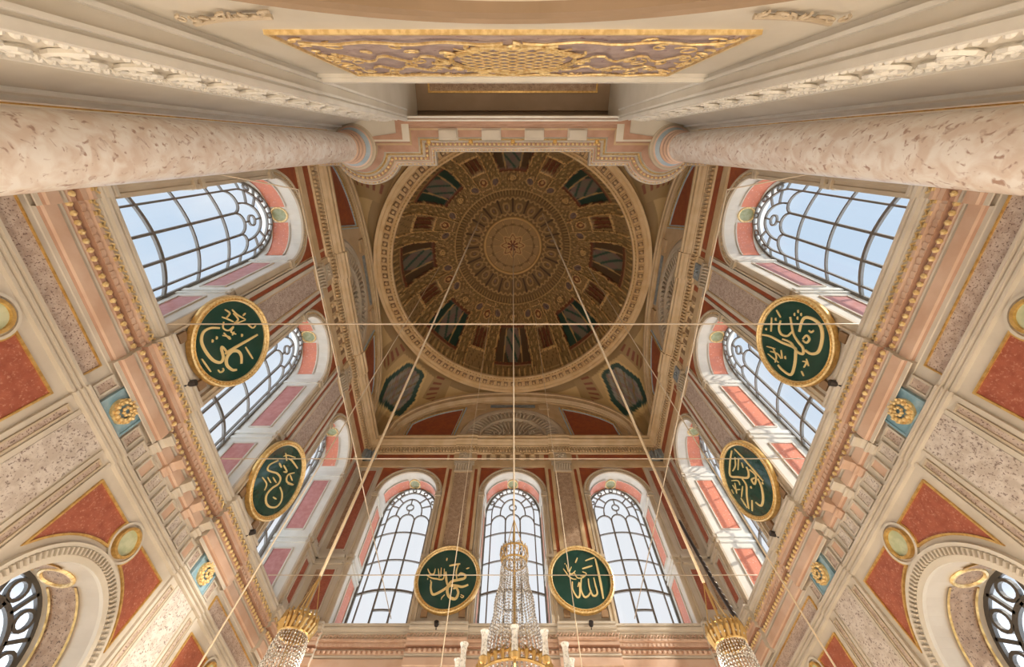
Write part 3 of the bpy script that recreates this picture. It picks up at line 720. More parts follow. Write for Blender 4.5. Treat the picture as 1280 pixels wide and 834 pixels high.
def column(sd):
    root = empty('marble_column', (sd*CX, CYc, -1.6))
    side = 'left' if sd < 0 else 'right'
    tag(root, 'tall polished pink and cream veined marble column along the upper %s edge' % side, 'column')
    mb = MB(); n = 40
    mb.lathe((sd*CX, CYc, 0), [(0.37, -0.7), (0.36, 2), (0.358, 6), (0.352, 9), (0.345, 11.6)], 40); s_ = adopt(mb.build('shaft', 'column_marble', root, True), root)
    mb = MB(); mb.lathe((sd*CX, CYc, 0), [(0.0, -1.6), (0.58, -1.6), (0.58, -1.2), (0.50, -1.15), (0.52, -1.05), (0.46, -0.98), (0.47, -0.85), (0.37, -0.7)], 40)
    adopt(mb.build('base', 'white', root), root)
    mb = MB(); mb.lathe((sd*CX, CYc, 0), [(0.345, 11.6), (0.38, 11.62), (0.38, 11.68), (0.35, 11.72), (0.36, 11.8), (0.40, 11.83), (0.40, 11.9), (0.37, 11.93), (0.385, 12.0), (0.43, 12.02), (0.43, 12.08), (0.42, 12.10), (0.49, 12.28), (0.53, 12.30), (0.57, 12.38), (0.60, 12.40), (0.60, 12.48)], 40,
                      mis=[0,0,0,0,0,0,0,0,0,0,0,1,0,2,2,2])
    adopt(mb.build('capital', ['pink', 'pale_blue', 'beige'], root), root)
column(-1); column(1)

# ------------------------------------------------------------------ dome, ring and pendentives
DY, ZR, RO, RI = 5.30, 17.45, 6.15, 5.42
def hexc(*c): return np.array(c, dtype=float)
GOLD, TAN_, BRN, DRK, RED, TEAL, GRY, LIL, OLV = (hexc(.64,.44,.18), hexc(.40,.27,.115), hexc(.22,.14,.055), hexc(.09,.055,.025), hexc(.22,.07,.03), hexc(.018,.055,.038), hexc(.26,.24,.19), hexc(.24,.17,.15), hexc(.25,.17,.065))
def dome_pattern(r, th):
    """r: distance from the axis in plan; th: angle from the far wall. returns colour, relief"""
    n = r.shape[0]; col = np.tile(BRN, (n, 1)); h = np.zeros(n)
    def put(mask, c, hh=None):
        col[mask] = c
        if hh is not None: h[mask] = hh
    nz_ = np.sin(th*96)*np.sin(r*34)
    put(nz_ > 0.45, TAN_*0.8)
    # central flower
    ro = 0.55+0.10*np.cos(8*th)
    put(r < 1.62, TAN_)
    put((r < 1.5) & (np.abs(((th*16/(2*PI)) % 1)-0.5) > 0.44), GOLD*0.9, 0.02)
    put((r > 1.18) & (r < 1.26+0.06*np.cos(16*th)), BRN)
    put(r < ro+0.10, GOLD); put(r < ro, RED); put((r < 0.48+0.1*np.cos(8*th)) & (r > 0.30), GOLD*0.9)
    put((r < 0.30) & (np.cos(8*th) > 0.2), GOLD); put(r < 0.12, RED)
    put((r > 1.55) & (r < 1.66), GOLD, 0.05)
    # ring of small motifs
    k = 20; a = ((th*k/(2*PI)) % 1)-0.5
    z1 = (r > 1.66) & (r < 2.95)
    put(z1, BRN*1.05)
    d1 = np.hypot((r-2.25)/0.30, a/0.30); put(z1 & (d1 < 1), TAN_*1.05, 0.04); put(z1 & (d1 < 0.55), BRN, 0.0)
    put(z1 & (np.abs(a) > 0.42) & (r > 1.9) & (r < 2.75), DRK)
    put(z1 & (np.abs(r-1.85-0.06*np.cos(th*40)) < 0.05), GOLD*0.8, 0.02); put(z1 & (np.abs(r-2.75-0.05*np.cos(th*60)) < 0.045), GOLD*0.8, 0.02)
    put(z1 & (d1 < 0.3) & (np.cos(th*10) > 0), LIL)
    put((r > 2.95) & (r < 3.2), BRN*0.95); put((r > 2.95) & (r < 3.2) & (np.sin(th*120) > 0.3), GOLD*0.7, 0.02)
    # eight great panels and the coffers between them
    q = ((th*8/(2*PI)+0.5) % 1)-0.5      # 0 at a great panel's axis, +-0.5 between
    x = q*(2*PI/8)*r                      # metres across
    z2 = (r >= 3.2)
    put(z2, OLV*1.05)
    put(z2 & (np.sin(x*30)*np.sin(r*27) > 0.5), TAN_*0.9)
    star = (r > 3.3+0.9*np.abs(q)*2) & (r < 4.25)
    put(z2 & star & (np.abs(x) < 0.62), TAN_*0.9); put(z2 & star & (np.abs(x) < 0.5) & (np.hypot(x/0.32, (r-3.85)/0.26) < 1), BRN, 0.0)
    put(z2 & star & (np.hypot(x/0.18, (r-3.85)/0.15) < 1), GOLD, 0.05)
    hw = 0.62+0.30*(r-4.2)
    gp = (r > 4.18) & (r < 5.36) & (np.abs(x) < hw+0.10)
    put(gp, RED*0.8, 0.03); gi = (r > 4.28) & (r < 5.32) & (np.abs(x) < hw)
    odd = (np.round(th*8/(2*PI)).astype(int) % 2 == 1)
    put(gi, DRK*1.1, -0.04); put(gi & odd, TEAL)
    v = (r-4.28)/1.04
    body = np.abs(x) < (0.22+0.28*np.sin(np.clip(v, 0, 1)*PI))
    put(gi & body, GRY*0.75); put(gi & body & (np.sin(x*9+r*7) > 0.2), LIL*0.9); put(gi & body & (np.sin(x*13-r*11) > 0.7), TEAL*1.6)
    put(gi & (np.abs(np.abs(x)-0.34*(1+v*0.5)) < 0.03), GOLD*0.8)
    fr = (np.abs(np.abs(x)-(hw+0.10)) < 0.045) & (r > 4.1); put(fr & (r > 3.2), GOLD*0.95, 0.06)
    # coffers
    qq = ((th*8/(2*PI)) % 1)-0.5; y = qq*(2*PI/8)*r
    cf = (np.abs(y) < 0.40+0.1*(r-4)) & (r > 3.3)
    put(cf, TAN_*0.85, 0.02)
    put(cf & (np.abs(np.abs(y)-(0.36+0.1*(r-4))) < 0.035), GOLD, 0.07)
    put(cf & (r > 4.45) & (r < 5.1) & (np.abs(y) < 0.29), RED*0.8, -0.04); put(cf & (r > 4.45) & (r < 5.1) & (np.abs(np.abs(y)-0.13) < 0.03), GOLD*0.7, 0.03)
    put(cf & (np.abs(r-4.38) < 0.04), GOLD, 0.06); put(cf & (np.abs(r-5.16) < 0.03), GOLD, 0.05)
    d2 = np.hypot(y, (r-3.9)); put(cf & (d2 < 0.24), GOLD, 0.06); put(cf & (d2 < 0.17), RED*1.1, 0.0); put(cf & (d2 < 0.09), GOLD, 0.04)
    put(cf & (np.abs(r-3.5) < 0.035), GOLD, 0.05)
    fine = np.sin(th*152+3*np.sin(r*9))*np.sin(r*46+2*np.sin(th*40)) > 0.55
    put(z2 & fine & ~gi, BRN*0.75); put(z2 & ~gi & ~cf & (np.sin(x*22)*np.sin(r*17) < -0.55), GOLD*0.8, 0.03)
    put(z2 & ~gi & ~cf & (np.hypot(np.abs(x)-0.9, (r-3.75)) < 0.16), LIL*0.8); put(z2 & ~gi & ~cf & (np.abs(np.hypot(np.abs(x)-0.9, (r-3.75))-0.2) < 0.035), GOLD*0.9, 0.04)
    for rr in (3.24, ): put(np.abs(r-rr) < 0.04, GOLD*0.85, 0.05)
    return col, h
NT, NR = 720, 130
phi = np.linspace(0, PI/2-0.004, NR)
TH, PH = np.meshgrid(np.arange(NT)*2*PI/NT, phi)
rr = 5.45*np.cos(PH); cold, hd = dome_pattern(rr.ravel(), TH.ravel())
hd = 1.5*hd*(1-(PH.ravel() < 0.05))
rad = 1-hd/5.5
X = (rr.ravel()*rad*np.sin(TH.ravel())); Y = DY+rr.ravel()*rad*np.cos(TH.ravel()); Z = 17.6+5.8*np.sin(PH.ravel())*rad
# a low painted drum joins the ring to the shell
mb = MB(); mb.v = list(zip(X.tolist(), Y.tolist(), Z.tolist()))
for i in range(NR-1):
    for j in range(NT):
        k = (j+1) % NT; mb.f.append((i*NT+j, i*NT+k, (i+1)*NT+k, (i+1)*NT+j)); mb.m.append(0)
cc = np.ones((len(mb.v), 4)); cc[:, :3] = cold*np.array([1.04, 0.95, 0.88])
dome = struct(mb.build('ceiling', 'painted', None, False, cc.ravel().tolist()))
mb = MB(); mb.lathe((0, DY, 0), [(5.47, 17.62), (5.40, 17.58), (5.40, 17.45), (5.46, 17.40), (5.52, 17.42), (5.58, 17.42), (5.60, 17.38), (5.62, 17.42), (5.86, 17.42), (5.90, 17.36), (6.02, 17.34), (6.06, 17.28), (6.16, 17.25), (6.20, 17.35), (6.22, 17.6)], 160)
ring = mb.build('dome_ring', 'ring_tan', dome)
mb = MB()
for k in range(100):
    a = 2*PI*k/100; G = lambda u, v_, z, a=a: ((5.74+u)*math.cos(a)-v_*math.sin(a), DY+(5.74+u)*math.sin(a)+v_*math.cos(a), z)
    mb.box(G, -0.11, 0.11, -0.10, 0.10, 17.40, 17.43, 1); mb.box(G, -0.12, 0.12, -0.145, -0.105, 17.32, 17.43, 2); mb.ball(G(0, 0, 17.36), 0.075, 0, 7, 5)
mb.build('stud_row', ['ring_tan', 'brown', 'ring_tan'], ring)
mb = MB()
for k in range(220):
    a = 2*PI*k/220; mb.ball((5.48*math.cos(a), DY+5.48*math.sin(a), 17.38), 0.035, 0, 5, 3)
mb.build('bead_row', 'tan_gold', ring)

# pendentives: from the ring down to the four arches
def arc_top(t): return 13.85+3.5*math.sqrt(max(0.0, 1-abs(t)**2.4))
def boundary(th):
    c_, s_ = math.sin(th), math.cos(th); k = 6.16/max(abs(c_), abs(s_)); bx, by = c_*k, s_*k
    t = (by if abs(c_) > abs(s_) else bx)/6.16
    tt = min(1.0, abs(t)*6.16/5.72)
    return bx, by, arc_top(tt)
NA, NV = 960, 48; V = []; C4 = []
for i in range(NV+1):
    t = i/NV
    for j in range(NA):
        th = 2*PI*j/NA; bx, by, bz = boundary(th); rx, ry = 6.17*math.sin(th), 6.17*math.cos(th)
        hh = math.sin(t*PI/2); dr = 1-math.cos(t*PI/2)
        V.append((rx+(bx-rx)*hh, DY+ry+(by-ry)*hh, 17.5+(bz-17.5)*dr))
        q = ((th-PI/4) % (PI/2)); q = q-PI/2 if q > PI/4 else q
        rr_ = math.hypot(bx, by); x = q*6.9; u = t*(rr_-6.17+3.0*(17.5-bz)/3.65)/5.6   # u: 0 ring .. 1 corner
        c = TAN_*1.25
        au = abs(x); wv = 0.95-0.55*abs(u-0.42)*2
        wv *= 0.82
        if 0.12 < u < 0.70 and au < wv+0.10: c = GOLD
        if 0.145 < u < 0.68 and au < wv: c = TEAL*1.0
        if 0.20 < u < 0.62 and au < wv-0.2:
            c = GRY*(1.0 if math.sin(x*11+u*16) > 0 else 0.7)
            if math.sin(x*17-u*29) > 0.55: c = LIL
            if math.sin(x*23+u*40) > 0.75: c = BRN
        if u <= 0.10 and t > 0.05: c = BRN*1.3
        if u > 0.74: c = BRN*1.4
        if 1.02 < au < 1.9 and t > 0.15 and u < 0.35:
            c = BRN*1.5
            if 1.12 < au < 1.5 and math.sin(t*40) > 0.3: c = RED
        if au > 1.9 and t > 0.9: c = TAN_*1.4
        C4 += [c[0], c[1], c[2], 1.0]
mb = MB(); mb.v = V
for i in range(NV):
    for j in range(NA):
        k = (j+1) % NA; mb.f.append((i*NA+j, i*NA+k, (i+1)*NA+k, (i+1)*NA+j)); mb.m.append(0)
mb.build('pendentive', 'painted', dome, True, C4)
# roof shell that keeps daylight out behind the vaults
mb = MB(); X0, Y0, Z0, Z1 = 6.9, (-2.6, 12.5), 12.7, 24.5
P = [(x, y, z) for x in (-X0, X0) for y in Y0 for z in (Z0, Z1)]
mb.add(P, [(0,1,3,2), (4,6,7,5), (0,4,5,1), (2,3,7,6), (1,5,7,3)])
mb.quad([(-X0, Y0[0], Z0), (-6.19, Y0[0], Z0), (-6.19, Y0[1], Z0), (-X0, Y0[1], Z0)]); mb.quad([(X0, Y0[0], Z0), (6.19, Y0[0], Z0), (6.19, Y0[1], Z0), (X0, Y0[1], Z0)])
mb.quad([(-X0, 11.74, Z0), (X0, 11.74, Z0), (X0, Y0[1], Z0), (-X0, Y0[1], Z0)])
mb.quad([(-6.25, -2.6, -1.6), (6.25, -2.6, -1.6), (6.25, -2.6, 12.8), (-6.25, -2.6, 12.8)])
for sd in (-1, 1): mb.quad([(sd*6.25, -2.6, -1.6), (sd*6.25, -0.37, -1.6), (sd*6.25, -0.37, 12.8), (sd*6.25, -2.6, 12.8)])
mb.build('roof_shell', 'beige', dome)
STROKES = {'far_l':[(0.074,[(-0.46,-0.113),(-0.44,-0.307),(-0.357,-0.456),(-0.207,-0.415),(0.001,-0.28),(0.123,-0.113),(0.32,-0.057),(0.492,-0.014),(0.512,0.072),(0.373,0.13),(0.307,0.057)]),(0.08,[(0.627,-0.197),(0.459,-0.252),(0.283,-0.225),(0.08,-0.225),(0.042,-0.361),(0.121,-0.522),(0.297,-0.575),(0.363,-0.415),(0.289,-0.28),(0.206,-0.307)]),(0.055,[(0.001,0.352),(0.148,0.382),(0.326,0.412)]),(0.049,[(0.269,0.382),(0.234,0.174),(0.273,-0.029)]),(0.068,[(-0.079,0.174),(-0.035,-0.029),(0.019,-0.197)]),(0.041,[(-0.643,0.086),(-0.48,-0.0),(-0.328,-0.029),(-0.123,-0.029),(-0.136,0.262)]),(0.041,[(-0.631,0.262),(-0.53,0.115),(-0.426,0.115),(-0.406,0.262)]),(0.034,[(-0.316,0.262),(-0.245,-0.0)]),(0.035,[(-0.231,0.292),(-0.205,0.029)]),(0.026,[(0.44,-0.469),(0.529,-0.509),(0.491,-0.548),(0.43,-0.509)]),(0.026,[(-0.093,-0.601),(-0.087,-0.548),(-0.014,-0.469)]),(0.034,[(0.522,0.262),(0.609,0.292)]),(0.091,[(-0.118,0.55),(-0.081,0.55)]),(0.054,[(-0.592,-0.029),(-0.568,-0.029)]),(0.054,[(-0.494,-0.085),(-0.47,-0.085)])],'far_r':[(0.07,[(0.52,0.565),(0.539,0.174),(0.547,-0.252),(0.542,-0.575)]),(0.042,[(0.204,0.504),(0.367,0.565),(0.512,0.603)]),(0.048,[(0.077,0.262),(0.234,0.307),(0.392,0.352)]),(0.054,[(0.209,-0.029),(0.201,-0.252),(0.25,-0.469),(0.331,-0.495),(0.402,-0.415),(0.384,-0.197),(0.375,-0.0)]),(0.054,[(0.004,-0.029),(-0.052,-0.307),(0.015,-0.522),(0.133,-0.495),(0.24,-0.361)]),(0.05,[(-0.271,-0.113),(-0.285,-0.334),(-0.184,-0.535),(-0.104,-0.469),(-0.071,-0.141),(-0.131,-0.252)]),(0.034,[(-0.492,0.262),(-0.416,0.144),(-0.367,0.057),(-0.26,-0.029),(-0.145,-0.043)]),(0.035,[(-0.389,0.382),(-0.353,0.174)]),(0.035,[(-0.245,0.322),(-0.327,0.144),(-0.242,0.115),(-0.141,0.203)]),(0.034,[(-0.179,0.144),(-0.11,-0.0),(0.037,-0.0),(0.173,0.115),(0.063,0.174)]),(0.027,[(-0.013,0.057),(0.103,0.043)]),(0.042,[(-0.026,0.596),(-0.109,0.442)]),(0.042,[(-0.44,0.412),(-0.415,0.412)])],'left_1':[(0.063,[(-0.393,-0.196),(-0.475,-0.38),(-0.458,-0.55),(-0.304,-0.648),(-0.082,-0.636),(0.155,-0.556),(0.282,-0.428),(0.219,-0.331),(0.03,-0.306),(0.007,-0.268),(0.168,-0.206)]),(0.065,[(0.145,0.638),(0.149,0.353),(0.152,0.052),(0.157,-0.171),(0.166,-0.266)]),(0.074,[(0.559,0.021),(0.405,0.076),(0.267,0.043),(0.197,-0.092),(0.259,-0.254),(0.407,-0.308),(0.572,-0.228),(0.625,-0.135)]),(0.074,[(-0.22,-0.446),(-0.206,-0.417)]),(0.074,[(-0.239,-0.339),(-0.225,-0.31)]),(0.074,[(-0.029,0.231),(-0.013,0.266)]),(0.033,[(0.014,-0.766),(0.353,-0.685)]),(0.037,[(0.263,0.244),(0.603,0.331)]),(0.035,[(0.399,-0.53),(0.475,-0.499),(0.474,-0.424),(0.419,-0.419)]),(0.037,[(-0.187,0.473),(-0.057,0.566),(-0.075,0.661)]),(0.035,[(-0.585,-0.067),(-0.478,0.06),(-0.383,0.15)]),(0.035,[(-0.702,0.05),(-0.588,0.13),(-0.524,0.015)]),(0.036,[(-0.639,0.211),(-0.497,0.286),(-0.314,0.451)]),(0.036,[(-0.555,0.212),(-0.386,0.278),(-0.335,0.164),(-0.302,0.446)]),(0.035,[(-0.474,-0.063),(-0.36,-0.119),(-0.259,-0.02),(-0.285,0.114),(-0.211,0.025),(-0.112,0.115)]),(0.035,[(-0.222,-0.185),(-0.137,-0.064),(-0.076,-0.055),(-0.258,-0.142)]),(0.03,[(-0.125,0.025),(-0.18,0.092)]),(0.037,[(-0.441,0.496),(-0.414,0.42)])],'left_2':[(0.051,[(-0.509,0.15),(-0.606,-0.112),(-0.538,-0.208),(-0.382,-0.118),(-0.208,0.007),(-0.0,0.051),(0.082,-0.055),(0.023,-0.259),(0.046,-0.448),(0.219,-0.526),(0.427,-0.473),(0.605,-0.312),(0.603,-0.138),(0.436,-0.041),(0.208,-0.041)]),(0.045,[(-0.414,0.155),(-0.25,0.175)]),(0.045,[(-0.251,0.254),(0.003,0.287),(-0.083,0.196)]),(0.046,[(-0.281,0.465),(-0.138,0.54),(0.215,0.633)]),(0.032,[(-0.473,0.33),(-0.393,0.462),(-0.138,0.666)]),(0.032,[(-0.504,0.42),(-0.28,0.383)]),(0.047,[(0.24,0.496),(0.118,0.288),(0.259,0.199),(0.531,0.355),(0.347,0.21)]),(0.033,[(0.177,0.35),(0.383,0.363)]),(0.03,[(-0.48,-0.403),(-0.22,-0.355),(-0.114,-0.463)]),(0.031,[(-0.353,-0.273),(-0.14,-0.239)]),(0.031,[(-0.221,-0.138),(-0.002,-0.101)]),(0.038,[(0.269,-0.308),(0.411,-0.245)])],'right_1':[(0.066,[(-0.22,0.8),(-0.157,0.565),(-0.146,0.223),(-0.111,-0.089),(-0.221,-0.16),(-0.484,-0.224),(-0.705,-0.208),(-0.713,0.019),(-0.665,0.156)]),(0.056,[(-0.069,0.25),(-0.051,0.028),(-0.158,-0.168),(-0.141,-0.314),(-0.02,-0.27),(0.051,-0.123),(0.173,0.046),(0.463,0.23)]),(0.071,[(0.257,-0.078),(0.472,-0.06),(0.588,-0.107),(0.625,-0.293),(0.549,-0.487),(0.332,-0.594),(0.068,-0.61),(-0.051,-0.486),(-0.043,-0.337)]),(0.05,[(0.294,0.43),(0.121,0.419),(0.019,0.315),(0.047,0.16),(0.185,0.082)]),(0.047,[(0.148,-0.208),(0.256,-0.257),(0.214,-0.345),(0.113,-0.31),(0.124,-0.217)]),(0.038,[(0.264,0.679),(-0.044,0.587)]),(0.077,[(0.546,0.165),(0.557,0.138)]),(0.076,[(0.639,0.106),(0.649,0.08)]),(0.076,[(0.605,0.018),(0.616,-0.008)]),(0.077,[(0.501,0.071),(0.512,0.045)]),(0.075,[(0.263,0.573),(0.276,0.543)]),(0.065,[(-0.054,0.747),(-0.04,0.715)]),(0.08,[(-0.425,0.056),(-0.41,0.028)]),(0.038,[(0.469,0.612),(0.357,0.453)]),(0.04,[(0.373,-0.272),(0.36,-0.334),(0.417,-0.37)]),(0.032,[(-0.416,0.582),(-0.362,0.351)]),(0.032,[(-0.562,0.494),(-0.589,0.305),(-0.604,0.16)]),(0.032,[(-0.476,0.452),(-0.437,0.254),(-0.495,0.131)]),(0.032,[(-0.366,0.42),(-0.505,0.265),(-0.652,0.247)]),(0.031,[(-0.314,0.196),(-0.48,0.103)]),(0.035,[(-0.286,-0.367),(-0.27,-0.45),(-0.394,-0.436)]),(0.029,[(-0.198,-0.424),(-0.315,-0.525)]),(0.035,[(-0.495,-0.413),(-0.564,-0.498)])],'right_2':[(0.052,[(0.468,0.618),(0.459,0.28),(0.423,-0.104),(0.39,-0.43)]),(0.059,[(0.357,0.683),(0.03,0.635),(-0.345,0.508),(-0.163,0.262),(0.077,-0.003),(0.239,0.015),(0.321,0.118)]),(0.051,[(-0.09,0.13),(-0.141,-0.041),(-0.4,-0.15),(-0.67,-0.318)]),(0.05,[(0.333,0.011),(0.343,-0.203),(0.106,-0.25),(0.132,-0.132),(0.264,-0.195)]),(0.061,[(0.316,-0.283),(0.198,-0.446),(-0.048,-0.584),(-0.258,-0.589),(-0.318,-0.434)]),(0.033,[(0.271,0.531),(0.06,0.439),(-0.154,0.468)]),(0.032,[(0.339,0.414),(0.019,0.324)]),(0.032,[(0.31,0.286),(0.213,0.195)]),(0.045,[(-0.621,-0.013),(-0.688,-0.268)]),(0.032,[(-0.269,0.049),(-0.577,-0.018)]),(0.043,[(-0.364,-0.323),(-0.626,-0.425)]),(0.068,[(-0.083,-0.17),(-0.055,-0.198)]),(0.066,[(0.314,-0.422),(0.339,-0.448)]),(0.033,[(-0.443,0.412),(-0.261,0.229),(-0.315,0.131)]),(0.033,[(-0.527,0.342),(-0.549,0.211),(-0.427,0.093)]),(0.033,[(-0.408,0.3),(-0.632,0.143)]),(0.033,[(-0.674,0.334),(-0.726,0.233)])]}
# ------------------------------------------------------------------ the round calligraphy boards
def medallion(key, side, s_, label):
    if side == 'far': C = Vector((s_, DW-0.22, 7.60)); U = Vector((1, 0, 0)); n = Vector((0, -1, 0)); t = 0.083
    elif side == 'left': C = Vector((-A+0.25, s_, 7.62)); U = Vector((0, 1, 0)); n = Vector((1, 0, 0)); t = 0.185
    else: C = Vector((A-0.25, s_, 7.62)); U = Vector((0, -1, 0)); n = Vector((-1, 0, 0)); t = 0.185
    V = Vector((0, 0, 1))*math.cos(t)+n*math.sin(t); Wn = n*math.cos(t)-Vector((0, 0, 1))*math.sin(t)
    G = lambda u, v, w_: C+U*u+V*v+Wn*w_
    root = empty('calligraphy_medallion', G(0, -0.95, 0)); tag(root, label, 'medallion', 'round calligraphy boards on the wall ledge')
    T = [2*PI*i/56 for i in range(56)]
    mb = MB(); mb.quad([G(0.87*math.cos(a), 0.87*math.sin(a), 0.0) for a in T]); mb.quad([G(0.9*math.cos(a), 0.9*math.sin(a), -0.06) for a in T])
    mb.grid([[G(0.9*math.cos(a), 0.9*math.sin(a), -0.06) for a in T+[0]], [G(0.87*math.cos(a), 0.87*math.sin(a), 0.0) for a in T+[0]]])
    board = adopt(mb.build('board', 'bottle_green', root), root)
    mb = MB(); prof = [(0.845, -0.02), (0.85, 0.03), (0.875, 0.05), (0.89, 0.03), (0.91, 0.03), (0.935, 0.065), (0.965, 0.05), (0.979, 0.0), (0.979, -0.06), (0.9, -0.07)]
    mb.grid([[G(r_*math.cos(a), r_*math.sin(a), w_) for a in T+[0]] for r_, w_ in prof], mis=[0, 0, 1, 1, 0, 0, 1, 1, 1])
    for k in range(72):
        a = 2*PI*k/72; mb.ball(G(0.90*math.cos(a), 0.90*math.sin(a), 0.035), 0.017, 0, 5, 3)
    adopt(mb.build('frame', ['pale_gold', 'gold'], root), root)
    mb = MB()
    for wd, pts in STROKES[key]:
        # smooth the stroke, then sweep a flattened pen line that swells in the middle
        Pp = [Vector((a, b)) for a, b in pts]; sm = []
        if len(Pp) == 2: sm = [Pp[0].lerp(Pp[1], i/4) for i in range(5)]
        else:
            for i in range(len(Pp)-1):
                p0, p1, p2, p3 = Pp[max(0, i-1)], Pp[i], Pp[i+1], Pp[min(len(Pp)-1, i+2)]
                for j in range(5):
                    q = j/5; sm.append(0.5*((2*p1)+(p2-p0)*q+(2*p0-5*p1+4*p2-p3)*q*q+(3*p1-p0-3*p2+p3)*q**3))
            sm.append(Pp[-1])
        N = len(sm); rows = []
        for i, p in enumerate(sm):
            tt = (sm[min(N-1, i+1)]-sm[max(0, i-1)])
            if tt.length < 1e-6: tt = Vector((1, 0))
            tt.normalize(); nn = Vector((-tt.y, tt.x)); k = wd/2*(0.45+0.55*math.sin(PI*(0.12+0.76*i/(N-1))))
            rows.append([G(p.x-nn.x*k, p.y-nn.y*k, 0.002), G(p.x-nn.x*k*0.8, p.y-nn.y*k*0.8, 0.022), G(p.x+nn.x*k*0.8, p.y+nn.y*k*0.8, 0.022), G(p.x+nn.x*k, p.y+nn.y*k, 0.002)])
        mb.grid(rows, True)
        for r_ in (rows[0], rows[-1]): mb.quad(r_)
    adopt(mb.build('calligraphy', 'lettering_gold', root), root)
    for sd in (-1, 1):
        mb = MB()
        P0 = G(sd*0.52, -0.86, -0.03); mb.add([P0+U*a+Vector((0, 0, 1))*b+n*c for a in (-0.09, 0.09) for b in (-0.16, 0.04) for c in (-0.06, 0.0)],
                                        [(0,1,3,2),(4,6,7,5),(0,4,5,1),(2,3,7,6),(0,2,6,4),(1,5,7,3)])
        adopt(mb.build('bracket', 'brown', root), root)
    return root
medallion('far_l', 'far', -1.92, 'green round board with knotted gold calligraphy on the far wall, left of the centre window')
medallion('far_r', 'far', 2.01, 'green round board with upright gold calligraphy on the far wall, right of the centre window')
medallion('left_1', 'left', 3.76, 'upper green calligraphy board on the left wall, with a long slanting gold bar')
medallion('left_2', 'left', 7.69, 'lower of the two green calligraphy boards on the left wall, with a looped teardrop stroke')
medallion('right_1', 'right', 3.76, 'upper of the two green calligraphy boards on the right wall, with a four-dot diamond')
medallion('right_2', 'right', 7.69, 'lower of the two green calligraphy boards on the right wall, with a tall triangular stroke')

# ------------------------------------------------------------------ chandeliers and their ropes
def chandelier(x, y, ztop, label, arms, body, K=1.0):
    root = empty('crystal_chandelier', (x, y, ztop)); tag(root, label, 'chandelier', 'hanging crystal chandeliers')
    zb = ztop-body
    mb = MB()
    for dz, r_ in ((0, 0.185), (-0.17, 0.17)): mb.tube([(x+r_*math.cos(2*PI*k/28), y+r_*math.sin(2*PI*k/28), ztop+dz) for k in range(28)], 0.014, 6, 0, True)
    for k in range(20):
        a = 2*PI*k/20; mb.tube([(x+0.17*math.cos(a), y+0.17*math.sin(a), ztop-0.17), (x+0.20*math.cos(a+0.08), y+0.20*math.sin(a+0.08), ztop-0.06), (x+0.195*math.cos(a), y+0.195*math.sin(a), ztop+0.05)], [0.02, 0.028, 0.008] if K < 1 else [0.008, 0.010, 0.006], 5)
    for k in range(3):
        a = 2*PI*k/3+0.4; mb.tube([(x+0.18*math.cos(a), y+0.18*math.sin(a), ztop), (x, y, ztop+0.55)], 0.006, 5)
    for k in range(28):
        a = 2*PI*k/28
        for dz in (0.02, -0.05, -0.11): mb.octa((x+0.19*math.cos(a), y+0.19*math.sin(a), ztop+dz), 0.014, 0.014, 0.024, 1)
    adopt(mb.build('crown', ['brass', 'crystal'], root), root)
    mb = MB(); nS = 34; nB = int(body/0.042)
    for k in range(nS):
        a = 2*PI*k/nS
        for j in range(nB):
            t = j/nB; r_ = 0.165+0.20*t**1.2+0.01*math.sin(6*t*PI); zz = ztop-0.18-(body-0.2)*t
            s1 = 0.011+0.006*t; mb.octa((x+r_*math.cos(a), y+r_*math.sin(a), zz), s1, s1, 0.019)
    for j in range(30): mb.octa((x, y, ztop-0.1-body*0.9*j/30), 0.02, 0.02, 0.03)
    adopt(mb.build('crystal_strands', 'crystal', root), root)
    mb = MB()
    for z_, r_ in ((zb, 0.37), (zb-0.10, 0.40)): mb.tube([(x+r_*math.cos(2*PI*k/36), y+r_*math.sin(2*PI*k/36), z_) for k in range(36)], 0.016, 6, 0, True)
    for k in range(30):
        a = 2*PI*k/30; mb.tube([(x+0.40*math.cos(a), y+0.40*math.sin(a), zb-0.10), (x+0.42*math.cos(a), y+0.42*math.sin(a), zb-0.02), (x+0.37*math.cos(a), y+0.37*math.sin(a), zb+0.05)], [0.02, 0.026, 0.01], 5)
    mb.tube([(x, y, ztop+0.5), (x, y, zb-0.5)], 0.016, 8)
    adopt(mb.build('basket', 'brass', root), root)
    for k in range(arms):
        a = -PI/2+2*PI*k/arms; c_, s_ = math.cos(a), math.sin(a); Ra = 0.64; za = zb-0.17
        mb = MB(); P3 = lambda r_, z_: (x+r_*c_, y+r_*s_, z_)
        mb.tube([P3(0.38, za-0.02), P3(0.46, za-0.12), P3(0.56, za-0.14), P3(Ra, za-0.08), P3(Ra, za-0.02)], [0.012, 0.014, 0.014, 0.012, 0.012], 6)
        mb.lathe((x+Ra*c_, y+Ra*s_, za), [(0.0, -0.05), (0.035, -0.04), (0.05, 0.0), (0.03, 0.02), (0.0, 0.02)], 12)
        arm = adopt(mb.build('arm', 'brass', root), root)
        mb = MB(); mb.lathe((x+Ra*c_, y+Ra*s_, za), [(0.028, 0.0), (0.034, 0.03), (0.031, 0.10), (0.029, 0.17), (0.036, 0.22), (0.050, 0.25), (0.044, 0.252), (0.030, 0.22), (0.024, 0.17)], 16)
        mb.build('glass_shade', 'milk_glass', arm).parent = arm
    root.scale = (K, K, K)
    return root
chandelier(0.02, 5.30, 3.88, 'tall crystal chandelier hanging in front of the centre window of the far wall', 12, 1.42)
chandelier(-1.68, 3.40, 1.90, 'crystal chandelier crown at the lower left, hanging before the far left corner', 0, 1.3, 0.66)
chandelier(1.64, 3.40, 1.84, 'crystal chandelier crown at the lower right, hanging before the far right corner', 0, 1.3, 0.66)

